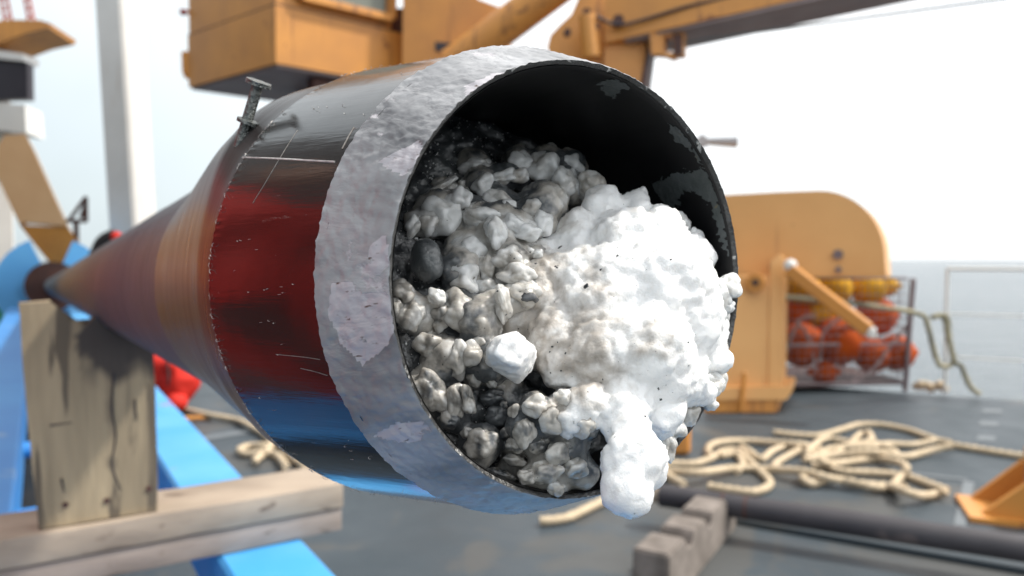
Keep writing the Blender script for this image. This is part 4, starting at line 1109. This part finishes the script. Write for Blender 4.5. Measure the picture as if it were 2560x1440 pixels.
LUMPS = [
 A(655, 285, 115, 68, .058, 12, .40), A(975, 235, 92, 82, .052, 0, .22), A(960, 345, 90, 58, .048, 10, .40), A(1160, 300, 120, 120, .048, -20, .48),
 A(1345, 270, 95, 85, .046, 0, .25), A(1385, 420, 62, 110, .040, 15, .30), A(1190, 170, 70, 55, .058, 0, .80), A(1290, 400, 90, 110, .040, 0, .50),
 A(415, 610, 150, 140, .045, 35, .32), A(545, 520, 95, 85, .042, 30, .34), A(320, 690, 85, 75, .044, 0, .45), A(215, 705, 52, 80, .046, -20, .45),
 A(400, 430, 130, 34, .055, 35, .50), A(490, 430, 46, 34, .052, 0, .40), A(560, 400, 34, 26, .052, 0, .5), A(715, 410, 80, 78, .047, 20, .30), A(850, 365, 110, 55, .047, 18, .38),
 A(720, 650, 150, 85, .036, -15, .45), A(830, 530, 115, 80, .040, -20, .48), A(880, 570, 70, 60, .036, 0, .40), A(660, 600, 90, 60, .040, 0, .5),
 A(930, 690, 95, 62, .028, -30, .28), A(1040, 755, 100, 66, .026, 0, .24), A(1150, 690, 70, 95, .027, -10, .30), A(1150, 520, 110, 60, .034, -12, .40), A(1060, 600, 90, 90, .034, 0, .62),
 A(805, 760, 84, 125, .028, 12, .25), A(600, 900, 125, 115, .034, 10, .30), A(585, 1090, 120, 120, .030, 0, .30), A(520, 1000, 80, 120, .036, 0, .52),
 A(745, 1010, 66, 96, .028, 0, .42), A(900, 960, 130, 105, .024, 0, .45), A(745, 1150, 80, 66, .026, 0, .38), A(960, 1060, 120, 80, .020, 0, .42),
 A(1058, 880, 26, 26, .020, 0, .40), A(1110, 905, 44, 40, .021, 0, .48), A(380, 1215, 70, 55, .022, -30, .28), A(540, 1340, 165, 130, .020, -25, .42), A(400, 1330, 80, 110, .022, 0, .48),
 A(185, 1345, 112, 112, .024, 0, .34), A(135, 1190, 90, 70, .030, 0, .62), A(80, 1290, 50, 70, .030, 0, .65), A(850, 1260, 62, 135, .016, 12, .40), A(1010, 1200, 120, 90, .016, -10, .50), A(700, 1330, 50, 50, .024, 0, .7),
 B(310, 175, 96, 86, .020, 20, .48), B(145, 175, 54, 66, .026, 0, .70), B(380, 305, 52, 44, .020, 0, .52), B(525, 290, 86, 125, .014, 0, .32), B(615, 250, 90, 92, .012, 0, .42),
 B(655, 420, 58, 62, .014, 0, .48), B(692, 162, 48, 44, .012, 0, .40), B(775, 72, 66, 62, .013, 0, .48), B(320, 520, 115, 170, .016, 18, .58), B(520, 590, 82, 140, .012, 0, .50),
 B(600, 580, 52, 100, .009, 12, .36), B(600, 815, 50, 46, .008, 0, .46), B(700, 880, 120, 100, .006, 20, .46), B(860, 610, 36, 34, .012, 0, .60), B(1085, 620, 92, 72, .000, 0, .38),
 B(945, 670, 50, 60, .002, 0, .40), B(1015, 800, 78, 110, .002, 0, .44), B(1200, 720, 84, 92, -.002, 0, .42), B(950, 900, 64, 56, .002, 0, .46), B(1285, 560, 66, 62, -.003, 0, .40),
 B(1240, 975, 88, 90, .000, 0, .48), B(1150, 1100, 130, 86, .002, 15, .46), B(1030, 1130, 64, 56, .003, 0, .48), B(1245, 1215, 64, 56, .000, 0, .44), B(1385, 1070, 92, 80, -.002, 0, .46),
 B(930, 1010, 90, 50, .005, -10, .52), B(780, 560, 110, 60, .016, 0, .85), B(820, 700, 100, 80, .014, 0, .85), B(460, 720, 70, 60, .012, 0, .75), B(880, 820, 50, 50, .010, 0, .72), B(1110, 880, 110, 80, .005, 0, .66),
 B(1330, 900, 80, 60, .000, -30, .62), B(830, 1120, 110, 50, .010, -25, .78), B(200, 640, 60, 90, .018, 20, .72), B(1420, 740, 110, 95, -.006, 0, .28), B(780, 430, 46, 60, .010, 0, .30),
 # bits along the right and lower rim
 (1822, 716, 34, 28, -.001, 20, .30), (1795, 740, 36, 40, .000, 0, .28), (1815, 768, 22, 18, -.001, 0, .25), (1803, 800, 20, 36, .000, -20, .35), (1808, 868, 16, 22, .000, 0, .45),
 (1775, 960, 42, 38, -.003, 0, .28), (1800, 950, 22, 30, -.002, 0, .3), (1776, 1010, 20, 20, -.003, 0, .35), (1722, 1036, 28, 36, -.003, 0, .40), (1668, 1110, 26, 48, -.005, 10, .38), (1686, 1070, 30, 34, -.005, 0, .35),
 (1706, 552, 22, 26, .012, 20, .12), (1735, 596, 24, 30, .010, 20, .12), (1480, 470, 40, 50, .034, 0, .50), (1515, 500, 30, 24, .028, 0, .45), (1575, 498, 22, 18, .024, 0, .3), (1650, 530, 30, 18, .018, 0, .25),
]
for i, L_ in enumerate(LUMPS):
    big = max(L_[2], L_[3])
    L_ = list(L_)
    if L_[0] < 1300 and L_[1] > 780: L_[4] += .006; L_[6] = (L_[6] or .42) + .20  # lower left: extra mud value paints shade onto the lumps
    elif L_[1] > 1000 and L_[0] < 1480: L_[6] = (L_[6] or .42) + .16  # bottom lumps darkened the same way, as painted shade
    elif L_[1] < 640 and L_[0] < 1480: L_[6] = (L_[6] or .42) - .20  # upper left: lower mud value paints in light these lumps do not catch
    if big > 14 and i < 84: L_[2] *= 1.13; L_[3] *= 1.13
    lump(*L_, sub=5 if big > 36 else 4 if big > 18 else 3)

# the main white mass: blobs fused into one body, then roughened
def fused(blobs, voxel):
    bm = NEW()
    for x, y, r, s in blobs:
        c = PS(x, y, s); k = (c - EYE).dot(c2w(0, 0, 1)) / F
        ball(bm, c, r * k, 3)
    me = bpy.data.meshes.new('tmp'); bm.to_mesh(me); bm.free()
    o = bpy.data.objects.new('tmp', me); COL.objects.link(o)
    md = o.modifiers.new('r', 'REMESH'); md.mode = 'VOXEL'; md.voxel_size = voxel
    sm = o.modifiers.new('s', 'SMOOTH'); sm.iterations = 12; sm.factor = .6
    dg = bpy.context.evaluated_depsgraph_get()
    out = bpy.data.meshes.new_from_object(o.evaluated_get(dg))
    bpy.data.objects.remove(o)
    b = NEW(); b.from_mesh(out)                          # keep the one body
    seen, best_ = set(), []
    for v in b.verts:
        if v in seen: continue
        st_, comp = [v], []
        seen.add(v)
        while st_:
            w_ = st_.pop(); comp.append(w_)
            for e in w_.link_edges:
                q = e.other_vert(w_)
                if q not in seen: seen.add(q); st_.append(q)
        if len(comp) > len(best_): best_ = comp
    keep = set(best_)
    bmesh.ops.delete(b, geom=[v for v in b.verts if v not in keep], context='VERTS')
    b.to_mesh(out); b.free()
    return out
def roughen(me, big_, k1, k2, fine, ridge=0.0):
    n = len(me.vertices); me.update()
    nrm = np.empty(n * 3); me.vertex_normals.foreach_get('vector', nrm); nrm = nrm.reshape(-1, 3)
    new = []
    for i, v in enumerate(me.vertices):
        p = v.co
        d = big_ * mnoise.fractal(p * 70, .95, 2.1, 3)
        if k1: d += k1 * (1 - min(1, mnoise.voronoi(p * 130)[0][0] * 1.2) ** 2) - k1 * .5
        if k2: d += k2 * (1 - min(1, mnoise.voronoi(p * 330)[0][0] * 1.2) ** 2)
        d += fine * mnoise.fractal(p * 420, .75, 2.1, 4)
        if ridge: d += ridge * (1 - 2.6 * abs(mnoise.noise(p * 150))) + ridge * .5 * (1 - 2.6 * abs(mnoise.noise(p * 380)))
        lowdrip = (C0.z - .045) - p.z
        if lowdrip > 0: d *= max(.45, 1 - lowdrip / .016)
        new.append(p + Vector(nrm[i]) * d)
    me.vertices.foreach_set('co', np.array(new).ravel())
SL = []
for L_ in LUMPS[:84]:
    if max(L_[2], L_[3]) > 14: SL.append((L_[0], L_[1], math.sqrt(L_[2] * L_[3]) * 1.38, L_[4] + .0050 + (.009 if L_[0] < 1300 and L_[1] > 780 else 0)))
for x, y, r, s_ in ((1330, 1190, 45, .014), (1400, 1210, 45, .010), (1190, 1130, 50, .018), (1130, 1020, 50, .024), (1260, 1000, 60, .026), (1340, 1040, 60, .018), (1420, 1120, 60, .004), (1110, 900, 60, .026), (1040, 780, 50, .034), (1230, 900, 60, .018), (1460, 1180, 45, .002),
                    (1200, 800, 60, .022), (1150, 680, 60, .034), (1250, 560, 70, .040), (1350, 520, 70, .038), (1120, 540, 50, .048), (1200, 460, 50, .054), (1420, 480, 50, .044)): SL.append((x, y, r, s_))
me = fused(SL, .0011)
roughen(me, .0020, .0012, .0004, .0005)
so = link('grey_slurry', me, m_lump, pl)
_o = wloc(so)
me.attributes.new('mud', 'FLOAT', 'POINT').data.foreach_set('value', [.74 + .75 * mnoise.fractal((v.co + _o) * 55, .8, 2, 6) for v in me.vertices])
BL = [(1640, 720, 135, .006), (1560, 610, 90, .016), (1705, 800, 105, .002), (1480, 800, 130, .014), (1400, 720, 95, .024), (1600, 890, 140, .000), (1500, 900, 115, .006), (1690, 940, 85, -.002),
      (1735, 720, 72, .004), (1760, 820, 55, .002), (1560, 1010, 70, -.006), (1570, 1085, 60, -.012), (1582, 1150, 72, -.018), (1568, 1225, 66, -.020), (1625, 1180, 46, -.018), (1510, 530, 52, .026), (1440, 610, 75, .028),
      (1650, 610, 85, .012), (1340, 650, 62, .032), (1330, 740, 90, .026), (1390, 850, 80, .014), (1460, 1020, 62, -.004), (1430, 1045, 44, -.004), (1410, 920, 60, .008), (1590, 540, 50, .020), (1720, 640, 55, .010),
      (1770, 900, 48, .000), (1745, 980, 40, -.003), (1650, 1040, 60, -.006), (1300, 800, 60, .024), (1450, 700, 90, .018), (1290, 700, 60, .032), (1540, 720, 110, .010)]
me = fused(BL, .0010)
roughen(me, .0030, .0003, .0004, .0009, .00025)
o = link('white_mass', me, m_ice, pl)
off = wloc(o)
for _ in range(1): pass
def massmud(c):
    p = c + off - EYE
    z = p.dot(c2w(0, 0, 1)); x = CX + F * p.x / z; y = CY - F * p.dot(c2w(0, 1, 0)) / z
    side = ((p + EYE) - C0).dot(UX)                       # the side that scraped along the muddy wall is dirtier
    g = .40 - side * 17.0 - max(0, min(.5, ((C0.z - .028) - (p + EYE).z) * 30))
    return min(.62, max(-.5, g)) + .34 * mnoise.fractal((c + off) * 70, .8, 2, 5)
me.attributes.new('mud', 'FLOAT', 'POINT').data.foreach_set('value', [massmud(v.co) for v in me.vertices])

# dark specks and mud blebs pressed into the sample, set on whatever surface the sight line meets
from mathutils.bvhtree import BVHTree
bpy.context.view_layer.update()
def bvh_of(obs):
    V, T = [], []
    for q in obs:
        b0_ = len(V); off_ = wloc(q)
        V += [v.co + off_ for v in q.data.vertices]
        T += [tuple(b0_ + i for i in p.vertices) for p in q.data.polygons]
    return BVHTree.FromPolygons(V, T)
tree = bvh_of([q for q in pl.children if q.name.split('.')[0] in ('white_mass', 'grey_slurry', 'hydrate_lump')])
rg = random.Random(4)
SPK = [(1502, 676, 10), (1464, 716, 9), (1392, 667, 5), (1650, 998, 6), (1322, 742, 13), (1338, 752, 9), (1400, 618, 6), (1646, 972, 4), (1612, 1040, 4), (1413, 884, 4), (1510, 970, 5), (1300, 730, 8), (1545, 640, 4), (1290, 520, 8)]
SPK += [(rg.gauss(1500, 170), rg.gauss(860, 190), rg.choice((.8, 1.1, 1.5, 2.6))) for _ in range(90)] + [(rg.uniform(1000, 1350), rg.uniform(420, 1180), rg.choice((.9, 1.2, 1.6, 3))) for _ in range(70)]
bm = NEW()
for x, y, r in SPK:
    rr_ = ray(x, y).normalized(); h = tree.ray_cast(EYE, rr_)
    if h[0] is None: continue
    k = r * (h[0] - EYE).length / F
    b = NEW(); bmesh.ops.create_icosphere(b, subdivisions=2, radius=k)
    nn_ = h[1] if h[1].dot(rr_) < 0 else -h[1]
    ca, sa_ = rg.uniform(.7, 1.6), rg.uniform(.6, 1.2)
    for v in b.verts:
        q = Vector((v.co.x * ca, v.co.y * sa_, v.co.z)); q += q * .5 * mnoise.noise(q * (1.2 / k) + Vector((x, y, 0)))
        q -= nn_ * (q.dot(nn_) * .7 + k * .2)
        v.co = h[0] + q
    join(bm, b)
o = obj('mud_speck', bm, m_mud, pl, smooth=180); o['kind'] = 'stuff'; mud_shade_attr(o.data, lambda c: .7)
# tiny white crumbs on the mud, standing in for wet glints
bm = NEW()
rg = random.Random(21)
for k in range(1500):
    a = rg.uniform(1.2, 4.4); r = (R0 - .0016) * math.sqrt(rg.random())
    x, y = r * math.cos(a), r * math.sin(a)
    q = Vector((x, y, 0)) * 90
    sd_ = max(.012, sfield(x, y)) + .004 * mnoise.fractal(q, .8, 2.1, 5) + .0022 * mnoise.fractal(q * 4, .7, 2.2, 4)
    rr_ = rg.choice((.00012, .00016, .0002, .00035)) * rg.uniform(.7, 1.3)
    b = NEW(); bmesh.ops.create_icosphere(b, subdivisions=1, radius=rr_)
    c = cyl(sd_ - rr_ * .3, r, a)
    for v in b.verts: v.co = c + v.co * rg.uniform(.6, 1.3)
    join(bm, b)
o = obj('glint_crumbs', bm, m_chunk, pl, smooth=180); o['kind'] = 'stuff'; mud_shade_attr(o.data, lambda c: -.2)
# separate pieces lying on the sample
def facet_chunk(pix, s, dz, name, mat, label, cat, mudv=-.1):
    rr = random.Random(5)
    cx_ = sum(p[0] for p in pix) / len(pix); cy_ = sum(p[1] for p in pix) / len(pix)
    bm = NEW(); vsx = []
    for x, y in pix:
        vsx.append(bm.verts.new(PS(x, y, s))); 
    for f_, dd_ in ((.72, -dz * .55), (.6, -dz * .8), (1.02, dz * .5), (.7, dz)):
        for x, y in pix: vsx.append(bm.verts.new(PS(cx_ + (x - cx_) * f_ + rr.uniform(-9, 9), cy_ + (y - cy_) * f_ - (14 if dd_ < 0 else -6) + rr.uniform(-9, 9), s + dd_)))
    bmesh.ops.convex_hull(bm, input=bm.verts[:])
    for v in [v for v in bm.verts if not v.link_faces]: bm.verts.remove(v)
    me = bpy.data.meshes.new('tmp'); bm.to_mesh(me); bm.free()
    oo = bpy.data.objects.new('tmp', me); COL.objects.link(oo)
    md = oo.modifiers.new('r', 'REMESH'); md.mode = 'VOXEL'; md.voxel_size = .0007
    sm = oo.modifiers.new('s', 'SMOOTH'); sm.iterations = 4; sm.factor = .5
    me = bpy.data.meshes.new_from_object(oo.evaluated_get(bpy.context.evaluated_depsgraph_get()))
    bpy.data.objects.remove(oo)
    bm = NEW(); bm.from_mesh(me); bm.normal_update()
    for v in bm.verts: v.co += v.normal * (.0007 * mnoise.fractal(v.co * 260, .8, 2, 4))
    o = obj(name, bm, mat, None, smooth=180)
    mud_shade_attr(o.data, lambda c: mudv + .12 * mnoise.noise(c * 200))
    return tag(o, label, cat)
facet_chunk([(1218, 872), (1236, 846), (1286, 830), (1312, 850), (1340, 878), (1332, 918), (1300, 948), (1262, 930), (1214, 906)], .002, .010, 'hydrate_chunk', m_chunk, 'clean bright white angular chunk resting on the muddy lower left of the sample', 'ice chunk')
o = lump(1066, 652, 50, 66, .034, 15, .30, m_mud, 'mud_pebble', None, 4, 3.3, .10, .07)
tag(o, 'smooth dark grey mud pebble set among the white lumps near the left rim', 'pebble')
o = lump(1608, 488, 15, 26, .020, 0, .10, m_chunk, 'hydrate_pellet', None, 3, 8.1, .05, .03)
tag(o, 'small egg shaped white pellet standing on top edge of the white mass', 'ice pellet')

# ------------------------------------------------------------------ crew member to the left, mirrored in the black band, and an added sky-blocking house
t = thing('added_deckhouse', FR(5.2, -2.6, 0), 'dark unseen house added at left to keep sky out of the black band', 'added_deckhouse')
hd, hn = AH, BH
hb = FR(5.2, -1.45, 0)
bm = NEW(); box(bm, hb + UP * 2.2 - hn * 1.2, hd, hn, UP, 4.2, 1.2, 2.19, .02); obj('wall', bm, m_house, t)
bm = NEW(); box(bm, hb + UP * 4.46 - hn * 1.2, hd, hn, UP, 4.3, 1.25, .05, .01); obj('roof', bm, m_grey_paint, t)
for k in (-2.2, 1.2):
    bm = NEW(); box(bm, hb + hd * k + UP * 1.05 + hn * .015, hd, hn, UP, .42, .02, .95, .01); obj('door', bm, m_rust, t)
def figure(base, face, suit, cap, label):
    f = yaw(face); sd = Vector((f.y, -f.x, 0))
    root = thing('person', base, label, 'person')
    def pt(x, y, z): return base + sd * x + f * y + UP * z
    V = [(pt(0, 0, .98), .155)]
    E_ = []
    def chain(start, pts4):
        prev = start
        for p, r in pts4:
            V.append((p, r)); E_.append((prev, len(V) - 1)); prev = len(V) - 1
        return prev
    ch = chain(0, [(pt(0, 0, 1.16), .15), (pt(0, .01, 1.34), .165)])
    nk = chain(ch, [(pt(0, .0, 1.46), .10), (pt(0, .01, 1.53), .066)])
    for s_ in (-1, 1):
        chain(0, [(pt(.11 * s_, 0, .90), .115), (pt(.12 * s_, .02, .52), .085), (pt(.12 * s_, -.02, .12), .07), (pt(.125 * s_, .02, .055), .06), (pt(.13 * s_, .15, .045), .05)])
        chain(ch, [(pt(.19 * s_, 0, 1.39), .088), (pt(.27 * s_, -.02, 1.12), .066), (pt(.27 * s_, .05, .97), .05), (pt(.27 * s_, .085, .875), .036)])
    me = bpy.data.meshes.new('suit')
    me.from_pydata([v for v, _ in V], E_, [])
    o = bpy.data.objects.new('suit', me); COL.objects.link(o)
    md = o.modifiers.new('k', 'SKIN')
    for i, (_, r) in enumerate(V): me.skin_vertices[0].data[i].radius = (r, r)
    me.skin_vertices[0].data[0].use_root = True
    o.modifiers.new('u', 'SUBSURF').levels = 2
    out = bpy.data.meshes.new_from_object(o.evaluated_get(bpy.context.evaluated_depsgraph_get()))
    bpy.data.objects.remove(o)
    link('suit', out, suit, root)
    b = NEW(); ball(b, (0, 0, 0), 1, 4)
    for v in b.verts:
        x, y, z = v.co
        w = .078 * (1 - .18 * max(0, -z)); 
        q = Vector((x * w, y * .098, z * .118))
        if y > .5: q.y += .006 * math.exp(-((z + .05) ** 2) / .03 - (x ** 2) / .02) * 4 - .004 * math.exp(-((z - .15) ** 2) / .02) 
        v.co = pt(q.x, q.y + .02, 1.64 + q.z)
    hd_ = obj('head', b, m_skin, root, smooth=180)
    for s_ in (-1, 1):
        b = NEW(); ball(b, pt(.03 * s_, .112, 1.655), .011, 2); obj('eye', b, m_dark, hd_, smooth=80)
        b = NEW(); ball(b, pt(.078 * s_, .01, 1.64), .022, 2, (.4, 1, 1.3)); obj('ear', b, m_skin, hd_, smooth=80)
    b = NEW(); tube(b, [pt(-.02, .108, 1.588), pt(.02, .108, 1.588)], .005, 8); obj('mouth', b, m_rust, hd_)
    b = NEW(); ball(b, pt(0, -.005, 1.68), .1, 3, (.92, 1.08, 1.0))
    for v in list(b.verts):
        if v.co.z < 1.665: v.co.z = 1.665 + (v.co.z - 1.665) * .08
    obj('cap', b, cap, root, smooth=60)
    for s_ in (-1, 1):                                     # gloved hands, five separate fingers
        b = NEW(); box(b, pt(.27 * s_, .10, .835), sd, f, UP, .022, .042, .055, .012, 2)
        g = obj('glove', b, m_dark, root, smooth=60)
        for k, ln in enumerate((.07, .08, .075, .06)):
            y0 = .135 - .024 * k
            b = NEW(); tube(b, spline([pt(.27 * s_, y0, .79), pt(.268 * s_, y0 + .004, .765), pt(.255 * s_, y0 + .006, .79 - ln)], .01), .0095, 8); obj('finger', b, m_dark, g, smooth=60)
        b = NEW(); tube(b, spline([pt(.262 * s_, .135, .855), pt(.245 * s_, .16, .83), pt(.24 * s_, .165, .80)], .01), .0105, 8); obj('thumb', b, m_dark, g, smooth=60)
    for s_ in (-1, 1):
        b = NEW(); box(b, pt(.128 * s_, .06, .045), sd, f, UP, .055, .14, .044, .02, 2); obj('boot', b, m_dark, root, smooth=60)
    return root
m_amber = M('amber_suit_fabric', (0.80, 0.36, 0.012), (0.70, 0.28, 0.01), 6, 0.75, bump=0.5, bscale=25)
m_suit = M('dark_red_suit_fabric', (0.50, 0.014, 0.010), (0.36, 0.010, 0.008), 6, 0.75, bump=0.5, bscale=25)
figure(FR(.72, -.80, 0), 95, m_suit, m_dark, 'person in a dark red suit standing nearest to the barrel mouth at left')
figure(FR(1.36, -.64, 0), 115, m_suit, m_dark, 'person in a red survival suit and dark cap standing left of the cradle')
figure(FR(3.1, -.64, 0), 122, m_amber, m_red, 'person in an amber suit and red cap standing farther along the cradle')
